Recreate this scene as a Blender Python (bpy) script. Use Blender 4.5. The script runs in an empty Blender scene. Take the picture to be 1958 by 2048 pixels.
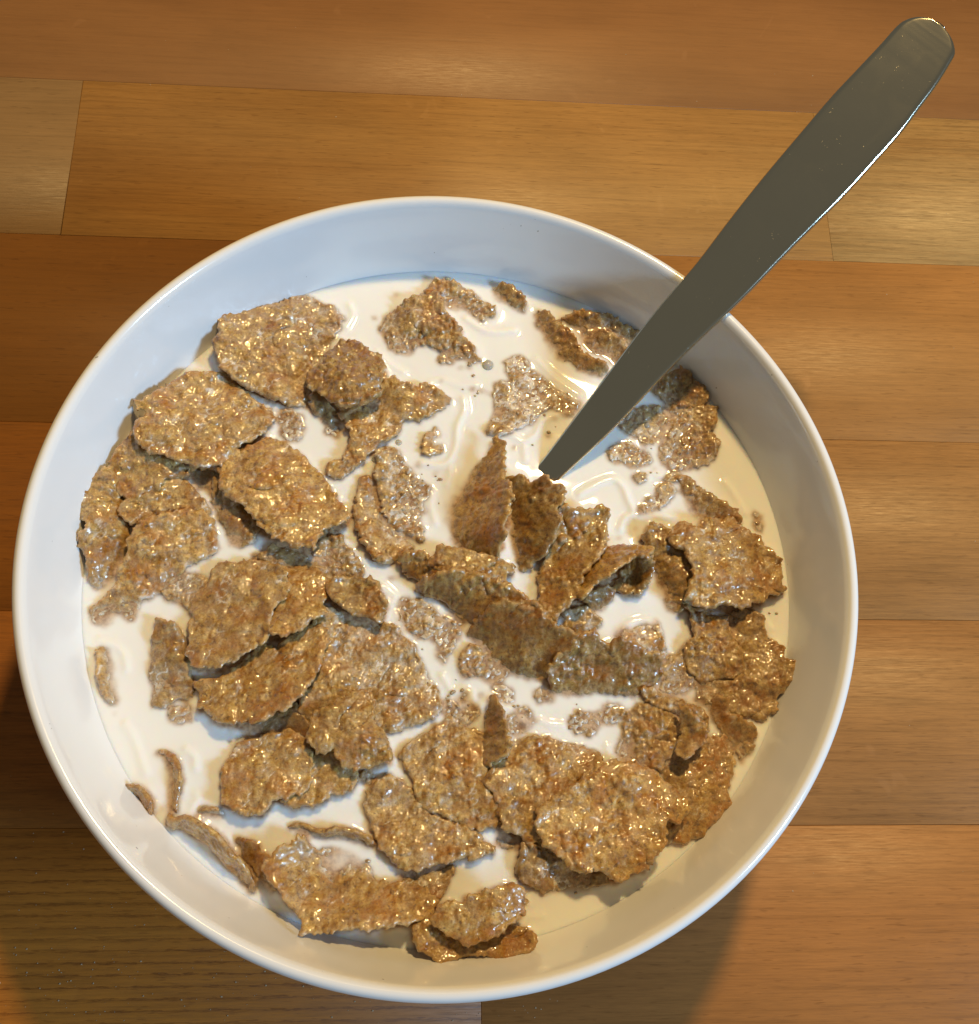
import bpy, math, random
import numpy as np
from mathutils import Matrix, Vector

# ------------------------------------------------------------------ scene, camera, light
S = bpy.context.scene
COL = S.collection
cam_data = bpy.data.cameras.new('camera')
cam_data.sensor_width = 36.0
cam_data.sensor_fit = 'HORIZONTAL'
cam_data.lens = 36.0 * 2243.16 / 1958.0
cam_data.clip_start = 0.01
cam_data.clip_end = 50.0
cam = bpy.data.objects.new('camera', cam_data)
COL.objects.link(cam)
R = [[0.9971381, -0.0167277, -0.0737279], [-0.0103375, 0.9358875, -0.3521473], [0.0748916, 0.3519017, 0.9330361]]
cam.matrix_world = Matrix(((R[0][0], R[0][1], R[0][2], -0.008215), (R[1][0], R[1][1], R[1][2], -0.073481),
                           (R[2][0], R[2][1], R[2][2], 0.275838), (0, 0, 0, 1)))
S.camera = cam

world = bpy.data.worlds.new('World')
S.world = world
world.use_nodes = True
wn = world.node_tree
wn.nodes['Background'].inputs[0].default_value = (1.0, 0.93, 0.76, 1)
wn.nodes['Background'].inputs[1].default_value = 0.128

def aim(o, target=(0, 0, 0.045)):
    d = Vector(target) - o.location
    o.rotation_euler = d.to_track_quat('-Z', 'Y').to_euler()

def area(name, loc, power, color, sx, sy=None, shape='DISK'):
    l = bpy.data.lights.new(name, 'AREA')
    l.energy = power; l.color = color; l.shape = shape; l.size = sx
    if sy: l.size_y = sy
    o = bpy.data.objects.new(name, l); COL.objects.link(o); o.location = loc; aim(o)
    return o
# warm ceiling lamp to the north, cool window daylight from the east-south-east
area('warm_lamp', (0.155, 0.39, 0.72), 4.75, (1.0, 0.675, 0.27), 0.056)
AZ, EL, D = math.radians(-26), math.radians(34), 1.05
area('window_light', (D*math.cos(EL)*math.cos(AZ), D*math.cos(EL)*math.sin(AZ), D*math.sin(EL)), 9.3, (0.43, 0.69, 1.0), 0.19, 0.23, 'RECTANGLE')

vs = S.view_settings
vs.view_transform = 'Standard'; vs.look = 'None'; vs.exposure = 0.0; vs.gamma = 1.0
S.render.engine = 'CYCLES'

MM = 0.001
ZM = 42.46          # milk level above the table, mm
RMILK = 76.24       # radius of the milk surface, mm

# ------------------------------------------------------------------ noise (numpy)
def _hash(ix, iy, s):
    h = (ix.astype(np.int64) * 374761393 + iy.astype(np.int64) * 668265263 + int(s) * 2147483647 + 1274126177) & 0xffffffff
    h = ((h ^ (h >> 13)) * 1274126177) & 0xffffffff
    h = ((h ^ (h >> 16)) * 2246822519) & 0xffffffff
    h = h ^ (h >> 15)
    return (h & 0xffffff) / float(0xffffff)
def vnoise(x, y, s=0):
    ix = np.floor(x); iy = np.floor(y); fx = x - ix; fy = y - iy
    ix = ix.astype(np.int64); iy = iy.astype(np.int64)
    u = fx*fx*fx*(fx*(fx*6-15)+10); v = fy*fy*fy*(fy*(fy*6-15)+10)
    def g(dx, dy):
        a = _hash(ix+dx, iy+dy, s) * 2*np.pi
        return np.cos(a)*(fx-dx) + np.sin(a)*(fy-dy)
    a = g(0, 0); b = g(1, 0); c = g(0, 1); d = g(1, 1)
    return 1.5 * ((a*(1-u)+b*u)*(1-v) + (c*(1-u)+d*u)*v)
def fbm(x, y, s=0, o=3):
    r = 0; a = 1; t = 0
    for i in range(o):
        r = r + a*vnoise(x*2**i, y*2**i, s+i*17); t += a; a *= .5
    return r/t
def blisters(x, y, s, cell, lo=.3, hi=.62):
    """round blisters of random size: 0..1 domes"""
    gx = x/cell; gy = y/cell
    ix = np.floor(gx).astype(np.int64); iy = np.floor(gy).astype(np.int64)
    out = np.zeros_like(x)
    for dx in (-1, 0, 1):
        for dy in (-1, 0, 1):
            cx = ix+dx; cy = iy+dy
            px = cx + .15 + .7*_hash(cx, cy, s+1); py = cy + .15 + .7*_hash(cx, cy, s+2)
            r = lo + (hi-lo)*_hash(cx, cy, s+3); a = _hash(cx, cy, s+4)
            q = 1 - ((gx-px)**2 + (gy-py)**2)/(r*r)
            out = np.maximum(out, np.sqrt(np.clip(q, 0, 1))*(.25+.75*a)*(a > .3))
    return out

# ------------------------------------------------------------------ materials
def new_mat(name):
    m = bpy.data.materials.new(name); m.use_nodes = True
    nt = m.node_tree
    b = nt.nodes['Principled BSDF']
    return m, nt, b
def N(nt, t, **k):
    n = nt.nodes.new(t)
    for a, v in k.items(): setattr(n, a, v)
    return n
def noise_node(nt, vec, scale, detail=3, rough=.5, dist=0):
    n = N(nt, 'ShaderNodeTexNoise')
    n.inputs['Scale'].default_value = scale; n.inputs['Detail'].default_value = detail
    n.inputs['Roughness'].default_value = rough; n.inputs['Distortion'].default_value = dist
    nt.links.new(vec, n.inputs['Vector'])
    return n.outputs['Fac']
def ramp(nt, fac, stops):
    r = N(nt, 'ShaderNodeValToRGB')
    el = r.color_ramp.elements
    while len(el) < len(stops): el.new(.5)
    for e, (p, c) in zip(el, stops):
        e.position = p; e.color = (c[0], c[1], c[2], 1) if not isinstance(c, (int, float)) else (c, c, c, 1)
    nt.links.new(fac, r.inputs[0])
    return r.outputs[0]
def mixc(nt, fac, a, b, mode='MIX'):
    n = N(nt, 'ShaderNodeMix', data_type='RGBA', blend_type=mode)
    for s, v in ((n.inputs[0], fac), (n.inputs[6], a), (n.inputs[7], b)):
        if isinstance(v, (int, float)): s.default_value = v
        elif isinstance(v, tuple): s.default_value = (v[0], v[1], v[2], 1)
        else: nt.links.new(v, s)
    return n.outputs[2]
def math_n(nt, op, a, b=None, clamp=False):
    n = N(nt, 'ShaderNodeMath', operation=op, use_clamp=clamp)
    for i, v in enumerate((a, b)):
        if v is None: continue
        if isinstance(v, (int, float)): n.inputs[i].default_value = v
        else: nt.links.new(v, n.inputs[i])
    return n.outputs[0]
def bump(nt, h, strength, dist, normal=None):
    n = N(nt, 'ShaderNodeBump'); n.inputs['Strength'].default_value = strength; n.inputs['Distance'].default_value = dist
    nt.links.new(h, n.inputs['Height'])
    if normal: nt.links.new(normal, n.inputs['Normal'])
    return n.outputs[0]

def flake_material():
    m, nt, b = new_mat('wet_bran_flake')
    L = nt.links.new
    tc = N(nt, 'ShaderNodeTexCoord').outputs['Object']
    oi = N(nt, 'ShaderNodeObjectInfo').outputs['Random']
    off = N(nt, 'ShaderNodeVectorMath', operation='ADD')
    cmb = N(nt, 'ShaderNodeCombineXYZ'); L(oi, cmb.inputs[0]); L(oi, cmb.inputs[2])
    L(tc, off.inputs[0]); L(cmb.outputs[0], off.inputs[1]); v = off.outputs[0]
    film = N(nt, 'ShaderNodeAttribute', attribute_name='film').outputs['Fac']
    rel = N(nt, 'ShaderNodeAttribute', attribute_name='relief').outputs['Fac']
    tone = N(nt, 'ShaderNodeAttribute', attribute_name='tone', attribute_type='OBJECT').outputs['Fac']
    big = noise_node(nt, v, 160, 3, .55)
    mid = noise_node(nt, v, 480, 5, .68)
    fine = noise_node(nt, v, 2200, 3, .7)
    base = ramp(nt, mid, [(.27, (.12, .052, .010)), (.42, (.29, .150, .034)), (.55, (.42, .255, .072)), (.70, (.62, .43, .16))])
    amber = mixc(nt, ramp(nt, big, [(.49, 0.), (.64, .8)]), base, (.33, .120, .008))
    t2 = ramp(nt, fine, [(.32, (.74, .66, .58)), (.50, (1., 1., 1.)), (.68, (1.14, 1.12, 1.10))])
    c = mixc(nt, 1.0, amber, t2, 'MULTIPLY')
    # tone of this flake, including light and shade painted into its colour
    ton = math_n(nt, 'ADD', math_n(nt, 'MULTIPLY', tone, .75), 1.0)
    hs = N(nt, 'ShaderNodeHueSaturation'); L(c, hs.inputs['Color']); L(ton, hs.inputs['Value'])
    hs.inputs['Saturation'].default_value = 1.03
    c = hs.outputs[0]
    # dark bran specks
    sp = noise_node(nt, v, 1050, 2, .5)
    c = mixc(nt, ramp(nt, sp, [(.60, 0.), (.68, .72)]), c, (.10, .040, .014))
    edge = N(nt, 'ShaderNodeAttribute', attribute_name='edge').outputs['Fac']
    c = mixc(nt, math_n(nt, 'MULTIPLY', edge, .55), c, (.60, .39, .16))
    # milk film lying on it
    fn = math_n(nt, 'MULTIPLY', film, ramp(nt, fine, [(.30, .45), (.62, 1.)]), True)
    c = mixc(nt, math_n(nt, 'MULTIPLY', fn, .92, True), c, ramp(nt, film, [(.40, (.57, .46, .31)), (.90, (.82, .78, .71))]))
    L(c, b.inputs['Base Color'])
    rr = ramp(nt, noise_node(nt, v, 420, 2), [(.3, .18), (.7, .42)])
    L(rr, b.inputs['Roughness'])
    b.inputs['IOR'].default_value = 1.42
    b.inputs['Specular IOR Level'].default_value = .55
    b.inputs['Coat Weight'].default_value = 1.0
    b.inputs['Coat Roughness'].default_value = .06
    b.inputs['Coat IOR'].default_value = 1.42
    b.inputs['Subsurface Weight'].default_value = .30
    b.inputs['Subsurface Radius'].default_value = (1, .45, .15)
    b.inputs['Subsurface Scale'].default_value = .0012
    nb = bump(nt, fine, .5, .00022)
    nb = bump(nt, mid, .42, .0005, nb)
    L(nb, b.inputs['Normal'])
    wet = noise_node(nt, v, 900, 1, .5)
    L(bump(nt, wet, .6, .00034), b.inputs['Coat Normal'])
    return m
MAT_FLAKE = flake_material()

def milk_material():
    m, nt, b = new_mat('milk')
    L = nt.links.new
    t = N(nt, 'ShaderNodeAttribute', attribute_name='under').outputs['Fac']
    tcm = N(nt, 'ShaderNodeTexCoord').outputs['Object']
    unc = mixc(nt, ramp(nt, noise_node(nt, tcm, 900, 3, .6), [(.35, 0.), (.62, 1.)]), (.30, .15, .06), (.60, .40, .22))
    c = mixc(nt, t, (.88, .88, .845), unc)
    L(c, b.inputs['Base Color'])
    b.inputs['Roughness'].default_value = .05
    b.inputs['IOR'].default_value = 1.36
    b.inputs['Subsurface Weight'].default_value = 1.0
    b.inputs['Subsurface Radius'].default_value = (1.0, .75, .5)
    b.inputs['Subsurface Scale'].default_value = .0012
    return m
def china_material():
    m, nt, b = new_mat('white_glazed_china')
    L = nt.links.new
    tc = N(nt, 'ShaderNodeTexCoord').outputs['Object']
    n = noise_node(nt, tc, 30, 3)
    c = mixc(nt, n, (.80, .80, .79), (.84, .84, .83))
    sp = noise_node(nt, tc, 700, 1, .5)
    c = mixc(nt, ramp(nt, sp, [(.80, 0.), (.83, .7)]), c, (.2, .17, .14))
    L(c, b.inputs['Base Color'])
    b.inputs['Roughness'].default_value = .13
    b.inputs['IOR'].default_value = 1.5
    b.inputs['Coat Weight'].default_value = .3
    b.inputs['Coat Roughness'].default_value = .04
    L(bump(nt, noise_node(nt, tc, 60, 2), .10, .0006), b.inputs['Normal'])
    return m
def steel_material():
    m, nt, b = new_mat('brushed_steel')
    L = nt.links.new
    tc = N(nt, 'ShaderNodeTexCoord').outputs['Object']
    b.inputs['Metallic'].default_value = 1
    sm = noise_node(nt, tc, 38, 4, .6)
    c = mixc(nt, sm, (.60, .57, .46), (.66, .63, .52))
    L(c, b.inputs['Base Color'])
    sc = noise_node(nt, tc, 900, 2, .5, 2.5)
    smg = noise_node(nt, tc, 110, 3, .6, .8)
    r = math_n(nt, 'ADD', math_n(nt, 'MULTIPLY', ramp(nt, smg, [(.50, 0.), (.72, 1.)]), .012), .12)
    r = math_n(nt, 'ADD', r, math_n(nt, 'MULTIPLY', ramp(nt, sc, [(.74, 0.), (.80, 1.)]), .30))
    L(r, b.inputs['Roughness'])
    L(bump(nt, sc, .03, .0001), b.inputs['Normal'])
    return m
def wood_material(name, dark, light, grain=.3, ring=.0, ringc=(.05, .02, .006), seed=0., tilt=0., ringscale=4., pore=.3):
    m, nt, b = new_mat(name)
    L = nt.links.new
    tc = N(nt, 'ShaderNodeTexCoord').outputs['Object']
    mp0 = N(nt, 'ShaderNodeMapping'); L(tc, mp0.inputs[0])
    mp0.inputs['Location'].default_value = (seed*.37, seed*.53, seed*.11); mp0.inputs['Rotation'].default_value = (0, 0, tilt)
    v0 = mp0.outputs[0]
    def st(sx, sy):
        mp = N(nt, 'ShaderNodeMapping'); L(v0, mp.inputs[0]); mp.inputs['Scale'].default_value = (sx, sy, sy); return mp.outputs[0]
    broad = noise_node(nt, st(4, 38), 1, 4, .55, .4)
    fibre = noise_node(nt, st(30, 900), 1, 4, .65, .2)
    fine = noise_node(nt, st(160, 2600), 1, 3, .7)
    blot = noise_node(nt, st(14, 24), 1, 4, .6)
    c = mixc(nt, ramp(nt, broad, [(.28, 0.), (.72, 1.)]), dark, light)
    f = ramp(nt, fibre, [(.28, 1-grain), (.5, 1.), (.75, 1+grain*.55)])
    c = mixc(nt, 1., c, f, 'MULTIPLY')
    f = ramp(nt, fine, [(.32, 1-grain*.6), (.5, 1.), (.72, 1+grain*.4)])
    c = mixc(nt, 1., c, f, 'MULTIPLY')
    c = mixc(nt, 1., c, ramp(nt, blot, [(.3, .86), (.7, 1.12)]), 'MULTIPLY')
    # short open pores
    po = noise_node(nt, st(190, 1500), 1, 1, .5)
    c = mixc(nt, math_n(nt, 'MULTIPLY', ramp(nt, po, [(.64, 0.), (.72, 1.)]), pore), c, (dark[0]*.35, dark[1]*.3, dark[2]*.25))
    if ring > 0:
        w = N(nt, 'ShaderNodeTexWave', wave_type='BANDS', bands_direction='Y', wave_profile='SAW')
        L(st(1.0, 1.), w.inputs['Vector']); 
        w.inputs['Scale'].default_value = .314/(ringscale*.001); w.inputs['Distortion'].default_value = 2.2
        w.inputs['Detail'].default_value = 2; w.inputs['Detail Scale'].default_value = 25.
        # distortion read along the grain
        mpw = N(nt, 'ShaderNodeMapping'); L(v0, mpw.inputs[0]); mpw.inputs['Scale'].default_value = (.10, 1., 1.); L(mpw.outputs[0], w.inputs['Vector'])
        rr = ramp(nt, w.outputs['Fac'], [(.0, .10), (.45, .0), (.80, .25), (.93, 1.), (1., .2)])
        rr = math_n(nt, 'MULTIPLY', rr, ramp(nt, noise_node(nt, st(9, 70), 1, 3), [(.3, .35), (.6, 1.)]))
        c = mixc(nt, math_n(nt, 'MULTIPLY', rr, ring), c, ringc)
    # little dents and rubbed spots in the varnish
    dn = noise_node(nt, v0, 95, 2, .5, 1.0)
    c = mixc(nt, ramp(nt, dn, [(.69, 0.), (.75, .16)]), c, (light[0]*1.35, light[1]*1.4, light[2]*1.7))
    L(c, b.inputs['Base Color'])
    rg = ramp(nt, fine, [(.3, .50), (.7, .34)])
    L(rg, b.inputs['Roughness'])
    b.inputs['IOR'].default_value = 1.46
    b.inputs['Specular IOR Level'].default_value = .28
    nb = bump(nt, fibre, .12, .0003)
    nb = bump(nt, fine, .18, .00012, nb)
    L(nb, b.inputs['Normal'])
    return m

# ------------------------------------------------------------------ helpers
def mesh_obj(name, verts, faces, mat, loc=(0, 0, 0), parent=None, smooth=True, attrs=None):
    me = bpy.data.meshes.new(name)
    verts = np.asarray(verts, dtype=np.float32) - np.asarray(loc, dtype=np.float32)
    faces = np.asarray(faces, dtype=np.int32)
    me.vertices.add(len(verts)); me.vertices.foreach_set('co', verts.ravel())
    k = faces.shape[1]
    me.loops.add(faces.size); me.loops.foreach_set('vertex_index', faces.ravel())
    me.polygons.add(len(faces)); me.polygons.foreach_set('loop_start', np.arange(0, faces.size, k, dtype=np.int32))
    if smooth: me.polygons.foreach_set('use_smooth', np.ones(len(faces), dtype=bool))
    me.update(calc_edges=True); me.validate()
    if attrs:
        for a, v in attrs.items():
            at = me.attributes.new(a, 'FLOAT', 'POINT'); at.data.foreach_set('value', np.asarray(v, dtype=np.float32))
    me.materials.append(mat)
    o = bpy.data.objects.new(name, me); COL.objects.link(o); o.location = loc
    if parent is not None: o.parent = parent
    return o
def tag(o, label=None, cat=None, group=None, kind=None):
    if label: o['label'] = label
    if cat: o['category'] = cat
    if group: o['group'] = group
    if kind: o['kind'] = kind
    return o
def empty(name, loc=(0, 0, 0)):
    o = bpy.data.objects.new(name, None); COL.objects.link(o); o.location = loc; o.empty_display_size = .01
    return o

# ------------------------------------------------------------------ table: separate glued staves
table = tag(empty('table'), 'varnished wooden table top of glued orange-brown staves under the bowl', 'table')
def stave(x0, x1, y0, y1, mat, dz=0.):
    g = .04
    x0 += (.14 if abs(x0+106.6) < .1 else g*.6); x1 -= g*.5; y0 += g; y1 -= g
    z1 = dz; b = .10
    X = [(x0, x1, y0, y1, -26.), (x0, x1, y0, y1, z1-b), (x0+b, x1-b, y0+b, y1-b, z1)]
    V = []
    for a0, a1, b0, b1, z in X: V += [(a0, b0, z), (a1, b0, z), (a1, b1, z), (a0, b1, z)]
    F = []
    for k in (0, 4):
        for i in range(4):
            j = (i+1) % 4; F.append((k+i, k+j, k+4+j, k+4+i))
    F.append((8, 9, 10, 11)); F.append((3, 2, 1, 0))
    c = ((x0+x1)/2*MM, (y0+y1)/2*MM, 0)
    return mesh_obj('stave', np.array(V)*MM, F, mat, c, table, smooth=False)
W = wood_material
rows = [  # y0, y1, [(x_start, material)...]; x ends at the next start
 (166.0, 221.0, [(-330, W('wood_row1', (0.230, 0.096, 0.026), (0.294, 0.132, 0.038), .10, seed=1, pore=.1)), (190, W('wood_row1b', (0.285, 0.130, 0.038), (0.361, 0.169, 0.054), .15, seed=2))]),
 (111.8, 166.0, [(-330, W('wood_row2a', (0.202, 0.106, 0.033), (0.274, 0.151, 0.051), .14, seed=3)), (-106.6, W('wood_row2b', (0.324, 0.151, 0.036), (0.411, 0.216, 0.060), .20, seed=4, ring=.12, ringc=(.2, .085, .02), ringscale=3.4)), (116.5, W('wood_row2c', (0.325, 0.180, 0.059), (0.462, 0.296, 0.113), .34, seed=5, ring=.35, ringc=(.24, .11, .03), ringscale=2.6))]),  # left stave darkened to paint in the light falling off leftward
 (53.8, 111.8, [(-330, W('wood_row3a', (0.182, 0.072, 0.011), (0.223, 0.095, 0.018), .12, seed=6)), (25., W('wood_row3b', (0.361, 0.165, 0.043), (0.437, 0.214, 0.065), .20, seed=7))]),  # first stave's colour dimmed to stand for weaker light at the left
 (2.4, 53.8, [(-330, W('wood_row4a', (0.211, 0.073, 0.009), (0.262, 0.103, 0.016), .22, seed=8)), (60., W('wood_row4b', (0.315, 0.154, 0.047), (0.402, 0.209, 0.070), .28, seed=9, ring=.25, ringc=(.22, .10, .03), ringscale=2.2))]),  # left stave's darker colour carries the leftward light falloff too
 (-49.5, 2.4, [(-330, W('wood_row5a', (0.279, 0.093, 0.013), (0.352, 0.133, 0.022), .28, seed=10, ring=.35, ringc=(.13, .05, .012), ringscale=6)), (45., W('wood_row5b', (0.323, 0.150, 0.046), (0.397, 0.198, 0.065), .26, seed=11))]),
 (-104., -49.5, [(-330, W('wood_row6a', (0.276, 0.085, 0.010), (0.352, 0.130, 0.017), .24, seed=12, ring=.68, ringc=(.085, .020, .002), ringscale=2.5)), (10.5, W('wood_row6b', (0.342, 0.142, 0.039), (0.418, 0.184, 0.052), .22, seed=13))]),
]
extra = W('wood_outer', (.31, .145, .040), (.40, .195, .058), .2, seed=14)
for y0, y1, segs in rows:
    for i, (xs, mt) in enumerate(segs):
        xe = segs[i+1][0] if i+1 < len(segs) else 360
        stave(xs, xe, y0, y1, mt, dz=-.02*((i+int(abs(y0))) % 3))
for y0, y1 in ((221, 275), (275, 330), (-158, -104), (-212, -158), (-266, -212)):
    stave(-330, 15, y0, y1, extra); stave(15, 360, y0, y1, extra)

# dust and salt grains on the table
def dust():
    rnd = random.Random(5); V = []; F = []
    for i in range(430):
        r_ = rnd.random()
        if r_ < .62: x, y = rnd.uniform(-98, 30), rnd.gauss(-84, 9)
        elif r_ < .8: x, y = rnd.uniform(-105, -60), rnd.uniform(-95, 10)
        else: x, y = rnd.uniform(-120, 160), rnd.uniform(-95, 190)
        if math.hypot(x, y) < 40: continue
        s = rnd.choice((.07, .1, .1, .14, .2)); k = len(V)
        a = rnd.uniform(0, 3)
        for j in range(4): V.append((x+s*math.cos(a+j*1.57)*rnd.uniform(.7, 1.6), y+s*math.sin(a+j*1.57), .02))
        V.append((x, y, .02+s*.9))
        F += [(k, k+1, k+4), (k+1, k+2, k+4), (k+2, k+3, k+4), (k+3, k, k+4)]
    m, nt, b = new_mat('dust_grain'); b.inputs['Base Color'].default_value = (.42, .31, .19, 1); b.inputs['Roughness'].default_value = .6
    tag(mesh_obj('crumb_dust', np.array(V)*MM, F, m, smooth=False), 'fine pale dust and crumb grains scattered on the table', 'crumbs', kind='stuff')
dust()

# ------------------------------------------------------------------ bowl (lathe)
def catmull(P, n):
    P = np.array(P, float); out = []
    Q = np.vstack([2*P[0]-P[1], P, 2*P[-1]-P[-2]])
    for i in range(len(P)-1):
        p0, p1, p2, p3 = Q[i:i+4]
        for t in np.linspace(0, 1, n, endpoint=False):
            out.append(.5*((2*p1)+(-p0+p2)*t+(2*p0-5*p1+4*p2-p3)*t*t+(-p0+3*p1-3*p2+p3)*t**3))
    out.append(P[-1]); return np.array(out)
prof = [(0.01, 2.0), (30, 2.0), (32, .3), (34.5, .3), (36.5, 2.5), (41, 6.5), (55, 14), (68, 27), (77, 42), (82.3, 54), (84.2, 58.2), (84.95, 59.9),
        (84.75, 61.0), (84.0, 61.65), (83.1, 61.6), (82.35, 60.8), (81.75, 59.2), (79.9, 53.0), (RMILK, ZM), (70.5, 31.5), (60, 19.5), (45, 11.2), (25, 7.6), (0.01, 7.0)]
pr = catmull(prof, 6)
NS = 220
ang = np.linspace(0, 2*np.pi, NS, endpoint=False)
rw = 1 + .0012*np.cos(2*ang+.7) + .0006*np.cos(3*ang)
V = np.stack([np.outer(pr[:, 0], np.cos(ang)*rw), np.outer(pr[:, 0], np.sin(ang)*rw), np.outer(pr[:, 1], np.ones(NS))], -1).reshape(-1, 3)
i, j = np.meshgrid(np.arange(len(pr)-1), np.arange(NS), indexing='ij'); j2 = (j+1) % NS
F = np.stack([i*NS+j, i*NS+j2, (i+1)*NS+j2, (i+1)*NS+j], -1).reshape(-1, 4)
MAT_CHINA = china_material()
bowl = tag(mesh_obj('cereal_bowl', V*MM, F, MAT_CHINA), 'round white glazed china bowl filled with milk and bran flakes', 'bowl')

# ------------------------------------------------------------------ spoon
SP = [((13.51, 18.34, 37.04), (18.02, 14.0, 37.04)), ((17.35, 22.32, 39.36), (21.86, 17.98, 39.36)), ((19.91, 24.98, 40.91), (24.42, 20.63, 40.91)), ((22.47, 27.63, 42.46), (26.98, 23.29, 42.46)), ((24.49, 30.11, 43.8), (29.4, 25.39, 43.8)), ((26.52, 32.59, 45.14), (31.86, 27.44, 45.14)), ((28.54, 35.07, 46.48), (34.32, 29.5, 46.48)), ((30.56, 37.55, 47.82), (36.74, 31.59, 47.82)), ((32.58, 40.03, 49.16), (39.11, 33.73, 49.16)), ((34.59, 42.51, 50.5), (41.41, 35.94, 50.5)), ((36.6, 45.01, 51.83), (43.67, 38.19, 51.83)), ((38.6, 47.51, 53.17), (45.93, 40.45, 53.17)), ((40.6, 50.01, 54.51), (48.22, 42.66, 54.51)), ((42.61, 52.5, 55.85), (50.55, 44.84, 55.85)), ((44.66, 54.95, 57.19), (52.91, 46.99, 57.19)), ((46.75, 57.36, 58.53), (55.3, 49.12, 58.53)), ((48.91, 59.71, 59.87), (57.72, 51.22, 59.87)), ((51.09, 62.03, 61.21), (60.17, 53.29, 61.21)), ((53.28, 64.35, 62.55), (62.62, 55.35, 62.55)), ((55.44, 66.7, 63.89), (65.04, 57.45, 63.89)), ((57.5, 69.14, 65.23), (67.4, 59.6, 65.23)), ((59.51, 71.63, 66.57), (69.71, 61.79, 66.57)), ((61.51, 74.13, 67.9), (72.01, 64.0, 67.9)), ((63.55, 76.59, 69.24), (74.33, 66.2, 69.24)), ((65.62, 79.02, 70.58), (76.67, 68.37, 70.58)), ((67.71, 81.44, 71.92), (79.04, 70.51, 71.92)), ((69.81, 83.84, 73.26), (81.41, 72.65, 73.26)), ((71.95, 86.21, 74.6), (83.79, 74.79, 74.6)), ((74.1, 88.56, 75.94), (86.15, 76.95, 75.94)), ((76.26, 90.9, 77.28), (88.44, 79.17, 77.28)), ((78.43, 93.24, 78.62), (90.67, 81.44, 78.62)), ((80.58, 95.6, 79.96), (92.89, 83.73, 79.96)), ((82.73, 97.95, 81.3), (95.12, 86.0, 81.3)), ((84.96, 100.23, 82.64), (97.33, 88.31, 82.64)), ((87.27, 102.43, 83.97), (99.4, 90.73, 83.97)), ((89.58, 104.63, 85.31), (101.37, 93.27, 85.31)), ((91.88, 106.84, 86.65), (103.36, 95.77, 86.65)), ((92.76, 107.68, 87.16), (104.13, 96.72, 87.16)), ((93.17, 108.08, 87.4), (104.48, 97.18, 87.4)), ((93.58, 108.48, 87.64), (104.83, 97.64, 87.64)), ((93.98, 108.87, 87.88), (105.16, 98.1, 87.88)), ((94.38, 109.27, 88.12), (105.49, 98.56, 88.12)), ((94.76, 109.67, 88.35), (105.81, 99.02, 88.35)), ((95.14, 110.06, 88.58), (106.12, 99.48, 88.58)), ((95.5, 110.45, 88.8), (106.41, 99.94, 88.8)), ((95.86, 110.83, 89.02), (106.7, 100.39, 89.02)), ((96.22, 111.21, 89.24), (106.98, 100.83, 89.24)), ((96.57, 111.57, 89.45), (107.25, 101.27, 89.45)), ((96.91, 111.91, 89.65), (107.51, 101.69, 89.65)), ((97.26, 112.23, 89.85), (107.76, 102.11, 89.85)), ((97.61, 112.53, 90.05), (108.0, 102.51, 90.05)), ((97.96, 112.81, 90.23), (108.23, 102.91, 90.23)), ((98.33, 113.05, 90.41), (108.46, 103.28, 90.41)), ((98.71, 113.24, 90.58), (108.68, 103.63, 90.58)), ((99.12, 113.39, 90.74), (108.87, 103.99, 90.74)), ((99.52, 113.51, 90.9), (108.98, 104.39, 90.9)), ((99.93, 113.6, 91.05), (109.02, 104.84, 91.05)), ((100.34, 113.67, 91.18), (109.0, 105.31, 91.18)), ((100.75, 113.69, 91.31), (108.94, 105.8, 91.31)), ((101.17, 113.69, 91.43), (108.85, 106.28, 91.43)), ((101.59, 113.64, 91.54), (108.72, 106.77, 91.54)), ((102.02, 113.56, 91.64), (108.57, 107.25, 91.64)), ((102.43, 113.46, 91.73), (108.36, 107.75, 91.73)), ((102.82, 113.35, 91.81), (108.08, 108.28, 91.81)), ((103.2, 113.21, 91.88), (107.75, 108.82, 91.88)), ((103.56, 113.06, 91.94), (107.46, 109.31, 91.94)), ((103.9, 112.9, 91.99), (107.23, 109.68, 91.99)), ((106.47, 110.55, 92.03), (107.13, 109.91, 92.03)), ((105.83, 111.25, 92.05), (107.17, 109.96, 92.05)), ((105.0, 112.1, 92.07), (107.2, 109.98, 92.07)), ((106.1, 111.06, 92.08), (106.1, 111.06, 92.08))]      # handle stations: left point, right point (mm)
MAT_STEEL = steel_material()
SPLAT = []
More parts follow.
